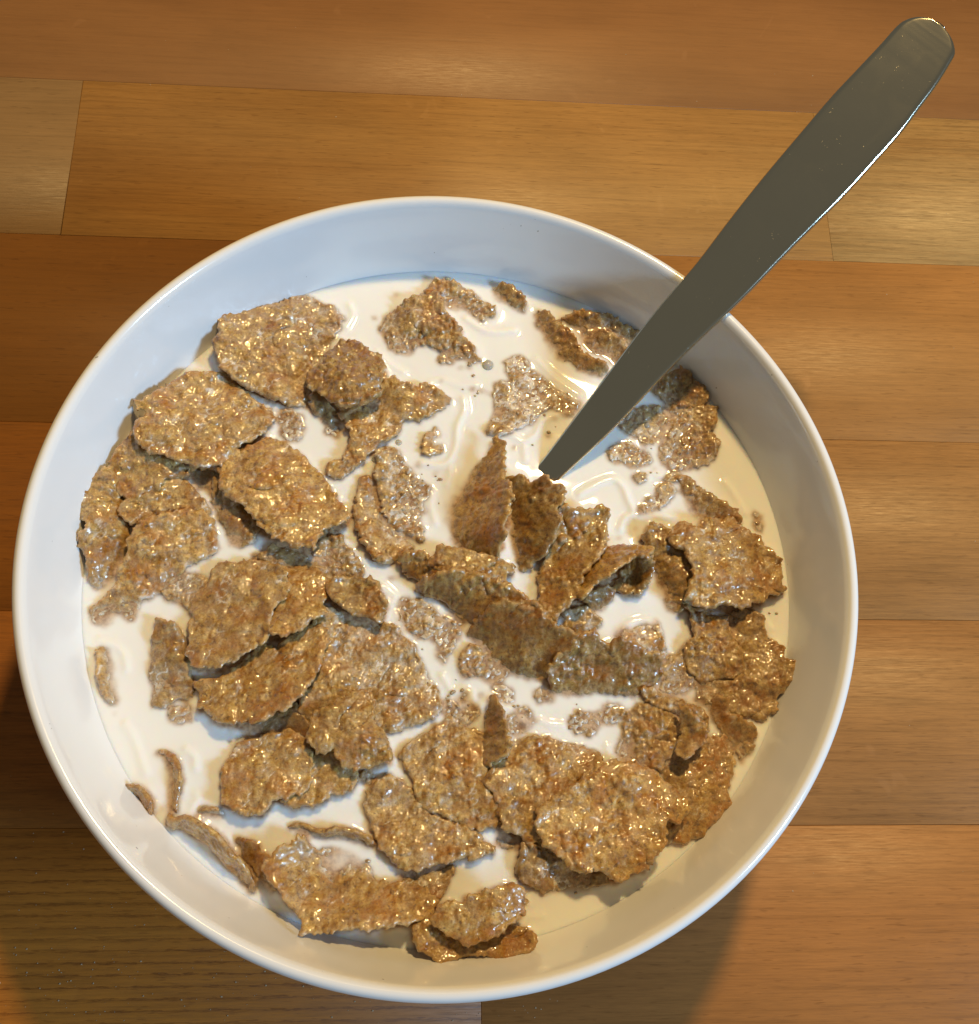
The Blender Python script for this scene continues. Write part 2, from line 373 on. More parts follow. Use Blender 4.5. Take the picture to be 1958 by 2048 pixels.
def spoon():
    Lp = np.array([s[0] for s in SP]); Rp = np.array([s[1] for s in SP])
    C = (Lp+Rp)/2; d = (Rp-Lp); w = np.linalg.norm(d, axis=1)/2; u = d/np.maximum(np.linalg.norm(d, axis=1), 1e-6)[:, None]
    n = np.array([-0.26879, -0.27886, 0.92195])
    T = .95
    sec = []
    for a in np.linspace(-1, 1, 25):           # top face with a rounded shoulder and a soft crown
        sec.append((a, 1))
    for a in np.linspace(1, -1, 25)[1:-1]: sec.append((a, -1))
    V = []
    for k in range(len(C)):
        for a, s in sec:
            e = min(.999, abs(a)); ww = max(w[k], .05)
            r = 1.15                                # edge rounding, mm
            q = np.clip((1-e)*ww/r, 0, 1)
            # spread the samples so that the edge is well resolved
            aa = math.copysign(1-(1-e)**1.6, a) if e < 1 else a
            q = np.clip((1-abs(aa))*ww/r, 0, 1)
            h = T*math.sqrt(max(0, 1-(1-q)**2))*min(1, ww/1.2)
            crown = .10*(1-aa*aa)
            V.append(C[k] + u[k]*aa*ww + n*(s*h + (crown if s > 0 else 0)))
    near_ = np.array(V); near_ = near_[near_[:, 2] < ZM+.9]
    for f_ in np.linspace(0, 1, 3): SPLAT.append(near_-np.array([0, 0, ZM]))
    m = len(sec); F = []
    for k in range(len(C)-1):
        for i in range(m):
            i2 = (i+1) % m; F.append((k*m+i, k*m+i2, (k+1)*m+i2, (k+1)*m+i))
    root = tag(empty('spoon', tuple(C[0]*MM)), 'plain stainless steel spoon standing in the milk, handle over the rim', 'spoon')
    o = mesh_obj('handle', np.array(V)*MM, F, MAT_STEEL); o.parent = root; o.location = -root.location
    # the sunk spoon bowl: a shallow oval dish
    ax = C[6]-C[0]; ax /= np.linalg.norm(ax); side = np.cross(n, ax); c0 = C[0]-ax*27
    V = []; F = []; NA = 40; NR = 10
    for s in (0, 1):
        for r in range(NR+1):
            for a in range(NA):
                q = r/NR; t = a/NA*2*math.pi
                p = c0 + ax*(26*q*math.cos(t)) + side*(18*q*math.sin(t)*(1-.12*math.cos(t))) + n*(-7*(1-q*q) - .9*s*(1 if q < 1 else 0))
                V.append(p)
    for s in (0, 1):
        for r in range(NR):
            for a in range(NA):
                a2 = (a+1) % NA; b = s*(NR+1)*NA; f = (b+r*NA+a, b+r*NA+a2, b+(r+1)*NA+a2, b+(r+1)*NA+a); F.append(f if s == 0 else f[::-1])
    o = mesh_obj('spoon_bowl', np.array(V)*MM, F, MAT_STEEL); o.parent = root; o.location = -root.location
spoon()

# ------------------------------------------------------------------ flakes
def tps_fit(P, z):
    n = len(P)
    d = np.linalg.norm(P[:, None]-P[None], axis=2)+1e-9
    K = d*d*np.log(d) + np.eye(n)*.5
    A = np.zeros((n+3, n+3)); A[:n, :n] = K; A[:n, n] = 1; A[:n, n+1:] = P; A[n, :n] = 1; A[n+1:, :n] = P.T
    A += np.eye(n+3)*1e-8
    w = np.linalg.solve(A, np.r_[z, 0, 0, 0]); return w
def tps_eval(w, P, X):
    n = len(P); r = w[n] + X @ w[n+1:]
    for i in range(n):
        d = np.linalg.norm(X-P[i], axis=1)+1e-9; r = r + w[i]*d*d*np.log(d)
    return r
def surf_height(ctrl, X):
    c = np.array(ctrl, float)
    if len(c) < 3: 
        if len(c) == 1: return np.full(len(X), c[0, 2])
        d = c[1, :2]-c[0, :2]; t = np.clip(((X-c[0, :2]) @ d)/(d @ d), -.3, 1.3); return c[0, 2]+t*(c[1, 2]-c[0, 2])
    h = tps_eval(tps_fit(c[:, :2], c[:, 2]), c[:, :2], X)
    return np.clip(h, c[:, 2].min()-.7, c[:, 2].max()+.8)
def poly_sdf(O, X):
    n = len(O); dist = np.full(len(X), 1e9); ins = np.zeros(len(X), bool)
    for i in range(n):
        a = O[i]; b = O[(i+1) % n]; e = b-a; w = X-a
        t = np.clip((w @ e)/(e @ e+1e-12), 0, 1)
        dist = np.minimum(dist, np.linalg.norm(w-t[:, None]*e, axis=1))
        c = ((a[1] > X[:, 1]) != (b[1] > X[:, 1]))
        with np.errstate(divide='ignore', invalid='ignore'):
            xi = a[0]+(X[:, 1]-a[1])/(b[1]-a[1])*e[0]
        ins ^= c & (X[:, 0] < xi)
    return np.where(ins, dist, -dist)

GRID = .32                                   # milk grid, mm
NG = int(2*RMILK/GRID)+7
HX0 = -GRID*(NG//2)
HM = np.full((NG, NG), -30.)                 # top of whatever stands in the milk
def splat(P):
    for ox in (0, .5):
        for oy in (0, .5):
            ix = np.floor((P[:, 0]-HX0)/GRID+ox).astype(int); iy = np.floor((P[:, 1]-HX0)/GRID+oy).astype(int)
            ok = (ix >= 0) & (iy >= 0) & (ix < NG) & (iy < NG)
            np.maximum.at(HM, (iy[ok], ix[ok]), P[ok, 2])

for q_ in SPLAT: splat(q_)

def relief_fn(x, y, s, k):
    ang = (s*37 % 180)/57.3
    u = x*math.cos(ang)+y*math.sin(ang); v = -x*math.sin(ang)+y*math.cos(ang)
    b1 = blisters(x+.5*vnoise(x/1.5, y/1.5, s+50), y+.5*vnoise(x/1.5, y/1.5, s+51), s, 2.1)
    b2 = blisters(x, y, s+9, 1.05)
    dens = np.clip(.5+1.3*vnoise(x/6, y/6, s+70), 0, 1)
    if k > 1.35: b2 = b2*1.5
    r = k*(.52*b1*dens + .34*b2*(.3+.7*dens)) + .15*fbm(x/1.2, y/1.2, s+3, 3)*k + .04*vnoise(x/.42, y/.42, s+5) + .06*vnoise(x/.75, y/.75, s+8)
    r = r + .12*fbm(u/5., v/1.3, s+30, 2)
    return r
def film_fn(x, y, z, rel, film, s):
    n = fbm(x/2.6, y/2.6, s+90, 3)
    low = np.exp(-np.clip(z, 0, 9)/.55)*.95
    lay = film*(np.clip(.44+1.35*n, 0, 1)*.74 + np.clip(.12-rel, 0, .3)*1.2)
    vein = np.clip(1-np.abs(fbm(x/3.2, y/3.2, s+95, 2))/.065, 0, 1)*np.clip(vnoise(x/5, y/5, s+97)*1.5+.35, 0, 1)*film*1.5
    return np.clip(low+lay+vein, 0, 1)

def build_flake(label, outline, ctrl, tone, film, relief, seed, group, g=.30, name='bran_flake', edge=1.0, T0=.44):
    O = np.array(outline, float)
    lo = O.min(0)-1.2; hi = O.max(0)+1.2
    nx = int((hi[0]-lo[0])/g)+2; ny = int((hi[1]-lo[1])/g)+2
    X, Y = np.meshgrid(lo[0]+g*np.arange(nx), lo[1]+g*np.arange(ny))
    P = np.stack([X.ravel(), Y.ravel()], 1)
    sd = poly_sdf(O, P).reshape(ny, nx)
    sd = sd + ((1.0 if film >= .7 else .58) if name == 'bran_flake' else .15) + edge*(.50*vnoise(X/1.9, Y/1.9, seed) + .40*vnoise(X/.85, Y/.85, seed+1))
    gy, gx = np.gradient(sd, g)
    gl = np.maximum(gx*gx+gy*gy, .15)
    ins = sd > .06
    pad = np.pad(ins, 1)
    near = np.zeros_like(ins)
    for dx in (0, 1, 2):
        for dy in (0, 1, 2): near |= pad[dy:dy+ny, dx:dx+nx]
    snap = near & ~ins
    mv = np.clip(-sd/gl, -g, 1.5*g)
    X = np.where(snap, X+mv*gx, X); Y = np.where(snap, Y+mv*gy, Y)
    keep = ins | snap
    q = keep[:-1, :-1] & keep[1:, :-1] & keep[:-1, 1:] & keep[1:, 1:]
    q &= ins[:-1, :-1] | ins[1:, :-1] | ins[:-1, 1:] | ins[1:, 1:]
    used = np.zeros_like(keep)
    used[:-1, :-1] |= q; used[1:, :-1] |= q; used[:-1, 1:] |= q; used[1:, 1:] |= q
    if q.sum() < 4: return None
    P = np.stack([X.ravel(), Y.ravel()], 1)
    h = surf_height(ctrl, P).reshape(ny, nx)
    h = h - (.60 if film >= .7 else .66)*np.clip(1-h/1.7, 0, 1.2)
    size = max(hi-lo)
    h = h + min(1, size/16)*(.62*vnoise(X/6, Y/6, seed+20) + .26*vnoise(X/2.8, Y/2.8, seed+21) - .55*np.clip(1-np.abs(vnoise(X/9, Y/9, seed+25))/.10, 0, 1)*np.clip(vnoise(X/7, Y/7, seed+26)+.1, 0, 1))
    d = np.where(snap, 0, np.clip(sd, 0, 9))
    hy, hx = np.gradient(h, g)
    hx = np.clip(hx, -1.6, 1.6); hy = np.clip(hy, -1.6, 1.6)
    nl = np.sqrt(1+hx*hx+hy*hy); nxv, nyv, nzv = -hx/nl, -hy/nl, 1/nl
    k = np.clip(d/.65, 0, 1); T = T0*np.sqrt(1-(1-k)**2)
    rel = relief_fn(X, Y, seed, relief)
    up = T + rel*np.clip(d/.5, 0, 1)
    curl = .75*np.clip(1-d/1.2, 0, 1)*vnoise(X/3, Y/3, seed+33)
    top = np.stack([X+nxv*up, Y+nyv*up, h+curl+nzv*up], -1)
    bot = np.stack([X-nxv*T, Y-nyv*T, h+curl-nzv*T], -1)
    splat(top[used])
    idt = np.full((ny, nx), -1); cnt = used.sum(); idt[used] = np.arange(cnt)
    inn = used & ~snap
    idb = idt.copy(); idb[inn] = cnt+np.arange(inn.sum())
    f1 = np.stack([idt[:-1, :-1][q], idt[:-1, 1:][q], idt[1:, 1:][q], idt[1:, :-1][q]], 1)
    f2 = np.stack([idb[:-1, :-1][q], idb[1:, :-1][q], idb[1:, 1:][q], idb[:-1, 1:][q]], 1)
    V = np.vstack([top[used], bot[inn]])
    rl = np.r_[rel[used], rel[inn]*0]
    ed = np.clip(1-d/.9, 0, 1)*np.clip(.6+.9*vnoise(X/2.2, Y/2.2, seed+60), 0, 1); ed = np.r_[ed[used], ed[inn]]
    fm = film_fn(V[:, 0], V[:, 1], V[:, 2], rl, film, seed)
    V[:, 2] += ZM
    c = V.mean(0)
    o = mesh_obj(name, V*MM, np.vstack([f1, f2]), MAT_FLAKE, tuple(c*MM), attrs={'film': fm, 'relief': rl, 'edge': ed})
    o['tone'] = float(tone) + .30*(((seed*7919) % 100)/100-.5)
    tag(o, label, 'cereal flake' if name == 'bran_flake' else 'crumb', group)
    return o

def build_ribbon(label, path, lean, depth, tone, seed):
    P = np.array(path, float); Q = catmull(P, 14)
    # even spacing
    s = np.r_[0, np.cumsum(np.linalg.norm(np.diff(Q, axis=0), axis=1))]; n = int(s[-1]/.28)+2
    t = np.linspace(0, s[-1], n); Q = np.stack([np.interp(t, s, Q[:, k]) for k in range(3)], 1)
    tg = np.gradient(Q, axis=0); tg /= np.linalg.norm(tg, axis=1)[:, None]
    dn = np.array([lean[0], lean[1], -1.4]); dn /= np.linalg.norm(dn)
    nm = np.cross(tg, dn); nm /= np.linalg.norm(nm, axis=1)[:, None]
    m = 16; rows_ = []
    endk = np.sqrt(np.clip(np.minimum(t, s[-1]-t)/1.6, 0, 1))
    prof_ = []
    for a in np.linspace(0, 1, m): prof_.append((a*depth, .55))          # front going down
    top_ = [(-.05, .35), (-.22, 0.), (-.05, -.35)]
    ring = [(a*depth, .5) for a in np.linspace(1, .04, m)] + top_ + [(a*depth, -.5) for a in np.linspace(.04, 1, m)]
    V = []
    for (v, w) in ring:
        wob = .35*vnoise(t/2.4+3*w, np.full(n, v/2.)+7, seed)+.18*vnoise(t/.9, np.full(n, v/1.)+w, seed+4) + .22*blisters(t, np.full(n, v+2*w), seed+6, 1.3)*np.sign(w+1e-6)
        edge_ = .3*vnoise(t/1.3, t*0+.5, seed+2)*(1 if v < .5 else .3)
        V.append(Q + nm*((w*1.0)*endk+wob*.8*endk)[:, None] + dn*((v*endk + edge_)[:, None]))
    V = np.array(V); K = len(ring)
    P2 = V.reshape(-1, 3); splat(P2)
    i, j = np.meshgrid(np.arange(K-1), np.arange(n-1), indexing='ij')
    F = np.stack([i*n+j, i*n+j+1, (i+1)*n+j+1, (i+1)*n+j], -1).reshape(-1, 4)
    fm = film_fn(P2[:, 0]+P2[:, 2], P2[:, 1], P2[:, 2], P2[:, 0]*0, .4, seed)
    W_ = P2.copy(); W_[:, 2] += ZM; c = W_.mean(0)
    o = mesh_obj('bran_flake', W_*MM, F, MAT_FLAKE, tuple(c*MM), attrs={'film': fm, 'relief': fm*0}); o['tone'] = float(tone)
    tag(o, label, 'cereal flake', GROUP)

GROUP = 'bran flakes floating in the bowl of milk'
FLAKES = [
 ('large flat tan flake leaning on the bowl wall at the upper left of the milk', [(-48.2, 63.3), (-45.6, 62.7), (-42.4, 63.6), (-40.0, 65.2), (-36.4, 66.5), (-34.3, 68.3), (-31.3, 67.8), (-29.7, 66.1), (-26.7, 65.5), (-24.0, 62.6), (-25.0, 59.5), (-27.1, 56.5), (-27.0, 54.0), (-28.7, 52.2), (-30.4, 49.5), (-31.4, 46.1), (-29.7, 40.9), (-31.4, 39.3), (-33.5, 39.3), (-35.7, 39.9), (-39.6, 40.8), (-42.5, 42.1), (-45.3, 43.0), (-48.3, 45.4), (-50.4, 47.0), (-51.3, 49.9), (-52.3, 52.6), (-51.4, 55.8), (-51.9, 58.4), (-50.4, 61.0)], [(-51.1, 51.8, 5.0), (-48.6, 63.1, 3.0), (-34.3, 67.9, 0.8), (-25.1, 62.4, 0.5), (-28.5, 53.3, 0.5), (-39.3, 52.9, 2.2), (-35.0, 40.2, 1.6), (-47.6, 45.4, 3.5)], 0.1, 0.55, 1.0),
 ('thick grey-green folded lump of flake beside the big upper left flake', [(-26.6, 51.5), (-23.8, 54.8), (-20.9, 55.0), (-17.5, 52.1), (-15.6, 51.3), (-14.1, 48.7), (-14.6, 46.0), (-15.1, 43.5), (-14.7, 41.2), (-17.1, 39.1), (-20.6, 37.3), (-23.4, 37.3), (-25.2, 38.9), (-27.8, 40.7), (-30.5, 42.4), (-31.0, 45.5), (-29.6, 47.1), (-27.5, 47.7)], [(-23.1, 53.8, 3.0), (-14.9, 49.4, 4.0), (-21.9, 44.6, 6.5), (-20.6, 38.1, 6.0), (-30.6, 44.0, 4.0), (-15.0, 41.4, 4.5)], -0.15, 0.3, 1.5),
 ('narrow grey sliver tucked under the left end of the folded grey-green lump', [(-30.3, 41.5), (-28.6, 42.4), (-26.7, 40.6), (-24.9, 37.8), (-24.4, 35.6), (-26.2, 35.9), (-28.1, 36.9), (-29.9, 39.0)], [(-29.7, 41.8, 2.0), (-24.8, 36.2, 0.6), (-27.7, 36.4, 0.8)], -0.4, 0.4, 1.0),
 ('ragged Y-shaped flake below the folded lump with one arm pointing right', [(-24.4, 39.4), (-20.8, 39.9), (-17.3, 42.4), (-14.8, 43.8), (-13.3, 45.9), (-11.2, 46.2), (-9.3, 44.4), (-6.0, 44.2), (-3.8, 45.1), (-1.6, 43.8), (1.0, 42.1), (-0.1, 40.1), (-2.6, 38.3), (-5.9, 36.6), (-9.5, 36.9), (-10.2, 34.5), (-10.9, 32.8), (-13.7, 31.1), (-16.5, 28.5), (-18.6, 26.1), (-20.7, 23.9), (-23.1, 22.1), (-25.6, 22.4), (-25.6, 24.6), (-24.6, 25.7), (-22.5, 25.7), (-21.1, 28.6), (-20.5, 31.8), (-21.7, 34.7), (-23.2, 37.1)], [(-18.3, 39.6, 0.5), (-22.6, 38.2, 1.5), (-11.1, 45.3, 2.5), (-5.2, 41.5, 1.6), (0.7, 42.3, 1.0), (-12.4, 33.4, 1.2), (-20.5, 30.0, 2.2), (-24.9, 23.7, 1.2)], -0.05, 0.5, 1.0),
 ('broad oval flake against the left bowl wall, its left edge lifted off the milk', [(-61.7, 42.4), (-59.8, 43.5), (-58.2, 45.0), (-54.9, 45.9), (-50.4, 46.5), (-47.5, 45.5), (-45.9, 42.6), (-44.3, 40.2), (-42.1, 39.2), (-39.6, 37.8), (-38.4, 35.8), (-39.3, 34.0), (-41.5, 31.3), (-44.8, 29.3), (-46.3, 27.1), (-48.2, 24.6), (-49.1, 23.0), (-51.4, 22.4), (-55.1, 22.9), (-57.8, 23.8), (-61.3, 24.9), (-63.9, 25.2), (-66.0, 26.9), (-67.2, 28.7), (-67.4, 31.0), (-65.7, 33.5), (-65.2, 35.2), (-66.9, 35.4), (-67.9, 36.5), (-65.2, 38.1), (-62.8, 40.1)], [(-67.1, 36.4, 6.0), (-61.1, 42.3, 4.0), (-49.8, 46.4, 1.5), (-38.8, 36.0, 1.0), (-49.2, 23.6, 4.0), (-61.4, 25.3, 5.5), (-55.4, 33.5, 4.6)], 0.15, 0.6, 1.0),
 ('dark thin edge showing just under the lower rim of the broad oval left flake', [(-61.8, 25.4), (-58.3, 24.5), (-55.6, 24.5), (-50.0, 24.6), (-49.7, 23.3), (-52.8, 23.3), (-56.3, 23.2), (-59.7, 24.1)], [(-61.9, 25.2, 3.0), (-51.5, 24.1, 2.6), (-56.3, 23.4, 2.2)], -0.3, 0.3, 1.0),
 ('sloping tan flake with a dry golden lower corner, right of the stacked left flakes', [(-48.0, 25.3), (-45.7, 27.4), (-42.3, 28.3), (-39.7, 30.0), (-36.9, 29.9), (-34.3, 28.0), (-32.1, 26.5), (-30.3, 24.6), (-27.4, 22.0), (-25.5, 18.8), (-23.2, 15.3), (-21.0, 12.2), (-21.6, 10.5), (-24.0, 9.3), (-26.3, 8.4), (-27.5, 6.4), (-28.1, 4.2), (-30.8, 4.1), (-33.1, 4.7), (-36.3, 6.4), (-38.7, 8.6), (-40.9, 11.2), (-43.2, 14.1), (-46.0, 15.3), (-48.3, 17.6), (-48.8, 21.6), (-48.5, 23.2)], [(-47.8, 23.0, 3.5), (-38.0, 29.7, 2.0), (-27.0, 21.4, 2.0), (-21.3, 11.5, 3.5), (-29.5, 4.7, 5.0), (-41.8, 12.5, 5.0), (-37.0, 17.9, 4.6)], 0.1, 0.45, 1.0),
 ('small crumpled flake wedged under the broad oval flake at the far left wall', [(-72.4, 23.9), (-70.8, 27.3), (-68.7, 30.3), (-64.7, 27.5), (-59.1, 26.0), (-56.0, 23.9), (-56.4, 21.3), (-60.7, 20.3), (-62.9, 17.3), (-65.7, 15.0), (-68.0, 14.9), (-70.2, 17.0), (-71.5, 19.5)], [(-72.0, 23.8, 3.2), (-68.4, 30.2, 3.6), (-56.3, 23.0, 2.2), (-67.2, 15.9, 2.6), (-65.1, 22.9, 3.0)], 0, 0.4, 1.2),
 ('curled flake with milk pooled on it, below the small crumpled flake at the left', [(-69.2, 14.0), (-67.0, 15.4), (-64.4, 16.1), (-62.7, 18.6), (-61.0, 21.4), (-58.3, 21.2), (-55.7, 19.1), (-52.7, 15.8), (-51.1, 12.8), (-50.6, 9.9), (-51.1, 7.7), (-54.4, 6.9), (-58.4, 6.7), (-63.7, 7.9), (-65.8, 9.5), (-69.3, 11.4)], [(-68.9, 13.5, 3.0), (-61.7, 20.4, 1.8), (-51.4, 11.5, 1.2), (-60.9, 11.2, 1.6), (-64.3, 13.7, 2.6)], -0.05, 0.5, 1.2),
 ('long rough flake running down to a ragged tail, second from the left wall', [(-68.3, 0.4), (-66.4, 2.8), (-66.9, 5.7), (-65.7, 7.8), (-63.6, 9.7), (-61.1, 11.2), (-58.9, 12.2), (-55.3, 12.9), (-52.0, 12.4), (-50.2, 10.8), (-49.8, 8.3), (-48.9, 5.2), (-50.1, 3.4), (-53.4, 2.1), (-55.9, -0.1), (-58.3, -2.5), (-60.2, -4.6), (-62.0, -6.0), (-63.6, -6.4), (-64.5, -7.5), (-65.0, -10.8), (-66.3, -10.1), (-67.4, -9.2), (-69.0, -9.6), (-69.2, -10.9), (-70.8, -11.8), (-73.2, -10.9), (-73.8, -8.9), (-71.4, -6.9), (-69.3, -4.9), (-68.4, -2.9), (-68.8, -0.9)], [(-66.1, 7.3, 3.8), (-60.6, 11.6, 3.2), (-50.6, 10.2, 1.4), (-50.2, 3.9, 0.7), (-62.6, 2.4, 2.4), (-62.8, -5.6, 0.8), (-68.3, -1.1, 2.0), (-69.1, -9.1, 0.6), (-72.7, -10.1, 0.3)], 0.05, 0.5, 1.2),
 ('tall narrow flake standing along the left bowl wall, leftmost of all', [(-77.9, 12.4), (-77.8, 17.1), (-76.1, 18.7), (-73.7, 21.2), (-72.2, 21.7), (-71.2, 17.6), (-69.8, 14.9), (-69.7, 11.2), (-68.7, 9.6), (-67.5, 6.3), (-67.7, 3.5), (-68.5, 1.1), (-69.3, -1.7), (-71.7, -3.5), (-73.2, -3.9), (-73.9, -2.1), (-74.9, -0.2), (-75.3, 2.6), (-76.6, 4.1), (-76.7, 6.4), (-75.2, 7.5), (-75.7, 9.5), (-77.5, 10.5)], [(-78.0, 14.1, 4.5), (-73.5, 21.0, 4.0), (-76.5, 5.6, 4.0), (-73.7, 10.6, 4.2), (-70.3, 12.8, 2.4), (-68.2, 6.0, 1.2), (-73.1, -2.5, 0.6)], 0.05, 0.45, 1.2),
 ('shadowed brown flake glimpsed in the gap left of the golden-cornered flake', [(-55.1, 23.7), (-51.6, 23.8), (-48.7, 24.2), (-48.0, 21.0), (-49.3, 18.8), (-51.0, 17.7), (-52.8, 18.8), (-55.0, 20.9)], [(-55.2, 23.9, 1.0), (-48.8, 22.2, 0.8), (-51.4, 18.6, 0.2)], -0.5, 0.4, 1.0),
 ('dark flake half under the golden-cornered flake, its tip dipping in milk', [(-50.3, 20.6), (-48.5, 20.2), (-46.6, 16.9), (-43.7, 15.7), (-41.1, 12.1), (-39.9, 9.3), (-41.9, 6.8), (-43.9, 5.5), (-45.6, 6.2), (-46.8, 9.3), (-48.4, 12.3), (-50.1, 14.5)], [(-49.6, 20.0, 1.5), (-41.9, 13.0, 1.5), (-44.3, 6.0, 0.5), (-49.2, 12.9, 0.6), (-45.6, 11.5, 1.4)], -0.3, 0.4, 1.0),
 ('small speckled piece sunk in milk right of the broad oval flake', [(-37.1, 37.4), (-35.0, 37.6), (-32.8, 36.7), (-32.1, 34.3), (-33.2, 31.7), (-35.3, 31.4), (-36.6, 34.2)], [(-34.9, 34.9, 0.3)], 0, 0.8, 1.4),
 ('tiny amber crumb just below the folded grey-green lump', [(-27.0, 36.0), (-25.2, 36.1), (-23.6, 33.3), (-24.3, 31.9), (-26.1, 32.9)], [(-25.5, 34.3, 0.3)], -0.1, 0.5, 1.2),
 ('arched knobbly flake touching the milk line at the very top', [(-2.2, 73.1), (0.5, 72.6), (3.6, 71.7), (7.0, 70.2), (8.9, 67.7), (11.4, 66.4), (11.6, 64.8), (9.3, 63.3), (7.4, 64.6), (5.9, 66.7), (2.9, 65.9), (-0.2, 67.1), (-2.5, 69.2), (-4.8, 68.3), (-4.0, 70.3)], [(-1.8, 73.0, 1.6), (3.6, 71.6, 1.3), (11.3, 65.9, 1.0), (8.2, 64.4, 0.4), (2.9, 66.6, 0.1), (-2.1, 69.5, 1.5)], 0, 0.6, 1.4),
 ('large peaked flake below the arched one, its lower edges sinking in milk', [(-13.0, 63.6), (-10.0, 65.6), (-7.8, 67.6), (-5.2, 68.2), (-1.8, 68.7), (-1.0, 65.7), (0.1, 62.9), (2.0, 61.9), (3.2, 60.0), (3.9, 57.8), (5.8, 56.3), (7.0, 54.0), (8.1, 52.5), (6.6, 52.1), (3.6, 53.2), (1.4, 51.7), (-0.9, 52.1), (-0.5, 54.0), (-3.1, 56.4), (-6.5, 56.1), (-8.3, 53.6), (-10.6, 53.9), (-12.5, 55.4), (-13.6, 57.8), (-14.8, 59.9)], [(-7.8, 67.5, 1.6), (-1.8, 67.3, 3.0), (-4.7, 61.9, 2.4), (1.7, 60.2, 2.0), (7.4, 52.7, 0.5), (-0.1, 52.3, 0.1), (-6.1, 56.4, 0.1), (-11.3, 54.9, 0.2), (-14.4, 60.2, 0.4)], 0, 0.55, 1.4),
 ('small grey-brown fragment at the top of the milk, right of the arched flake', [(11.9, 71.6), (13.2, 72.3), (15.8, 71.7), (17.7, 70.1), (19.3, 67.5), (18.9, 66.2), (16.7, 67.2), (14.8, 68.8), (12.9, 68.8)], [(12.5, 71.8, 0.8), (19.0, 67.1, 0.9), (15.5, 70.3, 1.2)], -0.1, 0.4, 1.2),
 ('dark diagonal ridge of flake just left of the spoon, lower of the pair', [(21.7, 65.1), (23.6, 65.9), (25.4, 64.0), (26.5, 62.7), (28.6, 60.7), (30.4, 57.4), (32.3, 54.3), (35.2, 52.3), (38.3, 50.6), (37.2, 49.3), (34.3, 50.1), (31.7, 51.0), (29.8, 53.2), (28.3, 53.4), (26.5, 54.3), (25.0, 56.7), (23.9, 60.0), (22.1, 63.1)], [(22.9, 65.9, 1.0), (28.0, 61.1, 2.0), (35.3, 52.5, 1.8), (38.0, 50.5, 0.9), (32.5, 51.2, 0.1), (25.8, 56.1, 0.1), (22.5, 63.7, 0.2)], -0.25, 0.35, 1.3),
 ('thin arched flake against the bowl wall just left of the spoon', [(28.5, 64.0), (30.8, 64.9), (33.8, 65.2), (37.7, 64.8), (41.1, 63.9), (43.0, 62.0), (45.7, 60.5), (46.5, 58.7), (44.2, 57.7), (41.9, 59.6), (40.4, 60.7), (38.1, 61.1), (35.8, 61.3), (32.8, 62.2), (30.5, 63.0)], [(29.7, 64.6, 1.3), (37.4, 64.9, 2.0), (45.8, 60.4, 1.2), (43.5, 58.7, 0.3), (36.7, 62.1, 0.8)], -0.1, 0.35, 1.2),
 ('dark wet flake in the hollow between the arched flake and the spoon', [(30.9, 62.9), (32.8, 61.9), (35.4, 60.5), (37.9, 60.2), (40.1, 59.3), (41.6, 57.6), (43.4, 55.6), (41.9, 52.7), (39.0, 52.5), (36.8, 54.9), (33.5, 57.1), (32.4, 59.6)], [(31.7, 62.3, 0.2), (40.2, 59.1, 1.6), (42.4, 54.4, 0.9), (36.5, 57.1, 0.4)], -0.35, 0.3, 1.3),
 ('small round pinkish piece almost covered by milk, above the sunk flake', [(15.3, 52.4), (17.9, 53.3), (19.4, 52.1), (18.6, 49.6), (16.0, 49.1), (14.9, 50.7)], [(17.2, 51.5, 0.3)], 0, 0.9, 1.2),
 ('pale flake under a film of milk, left of the spoon tip', [(12.6, 46.5), (15.9, 46.5), (18.9, 48.1), (20.0, 47.7), (21.4, 44.5), (24.4, 41.8), (22.1, 39.7), (19.8, 37.2), (16.8, 35.8), (14.2, 34.1), (12.3, 33.2), (10.5, 33.9), (11.7, 36.9), (12.5, 40.2), (12.1, 43.6)], [(12.6, 45.9, 0.2), (20.1, 47.1, 0.7), (23.7, 42.0, 0.4), (11.7, 34.2, 0.8), (17.7, 41.5, 0.3), (19.9, 37.9, 0.3)], 0.1, 0.95, 1),
 ('speckled submerged strip between the pale film-covered flake and the spoon', [(21.2, 49.3), (23.8, 46.8), (26.0, 44.8), (28.2, 43.1), (31.1, 41.5), (29.5, 39.4), (27.3, 39.8), (25.1, 41.8), (23.0, 43.9)], [(21.7, 48.7, 0.1), (28.2, 41.7, 0.3)], -0.1, 0.8, 1.5),
 ('tiny hook-shaped curl of flake floating in open milk at centre top', [(-4.4, 31.1), (-3.7, 33.2), (-1.9, 34.2), (-1.1, 33.5), (-2.6, 32.5), (-2.8, 30.8), (-1.8, 29.9), (-0.4, 30.3), (-0.8, 29.0), (-2.9, 28.0), (-4.4, 28.6)], [(-2.9, 33.5, 0.6), (-1.1, 29.8, 0.5), (-4.0, 30.5, 1.0)], 0.1, 0.4, 1),
 ('milk-speckled flake with a curled left edge, above the central diagonal pile', [(-14.4, 26.8), (-13.0, 28.6), (-10.8, 28.5), (-9.7, 25.7), (-7.2, 23.1), (-6.4, 21.6), (-3.9, 20.1), (-3.9, 18.2), (-5.7, 17.0), (-4.9, 14.8), (-5.6, 11.7), (-4.9, 7.9), (-7.0, 9.0), (-9.8, 10.8), (-11.9, 12.2), (-13.0, 15.1), (-13.8, 18.7), (-14.6, 22.5)], [(-14.0, 26.7, 1.2), (-10.8, 28.3, 0.4), (-13.5, 19.0, 1.2), (-7.1, 19.5, 0.3), (-5.0, 19.5, 0.3), (-9.2, 14.8, 0.3), (-5.2, 8.8, 0.5)], 0.05, 0.8, 1.6),
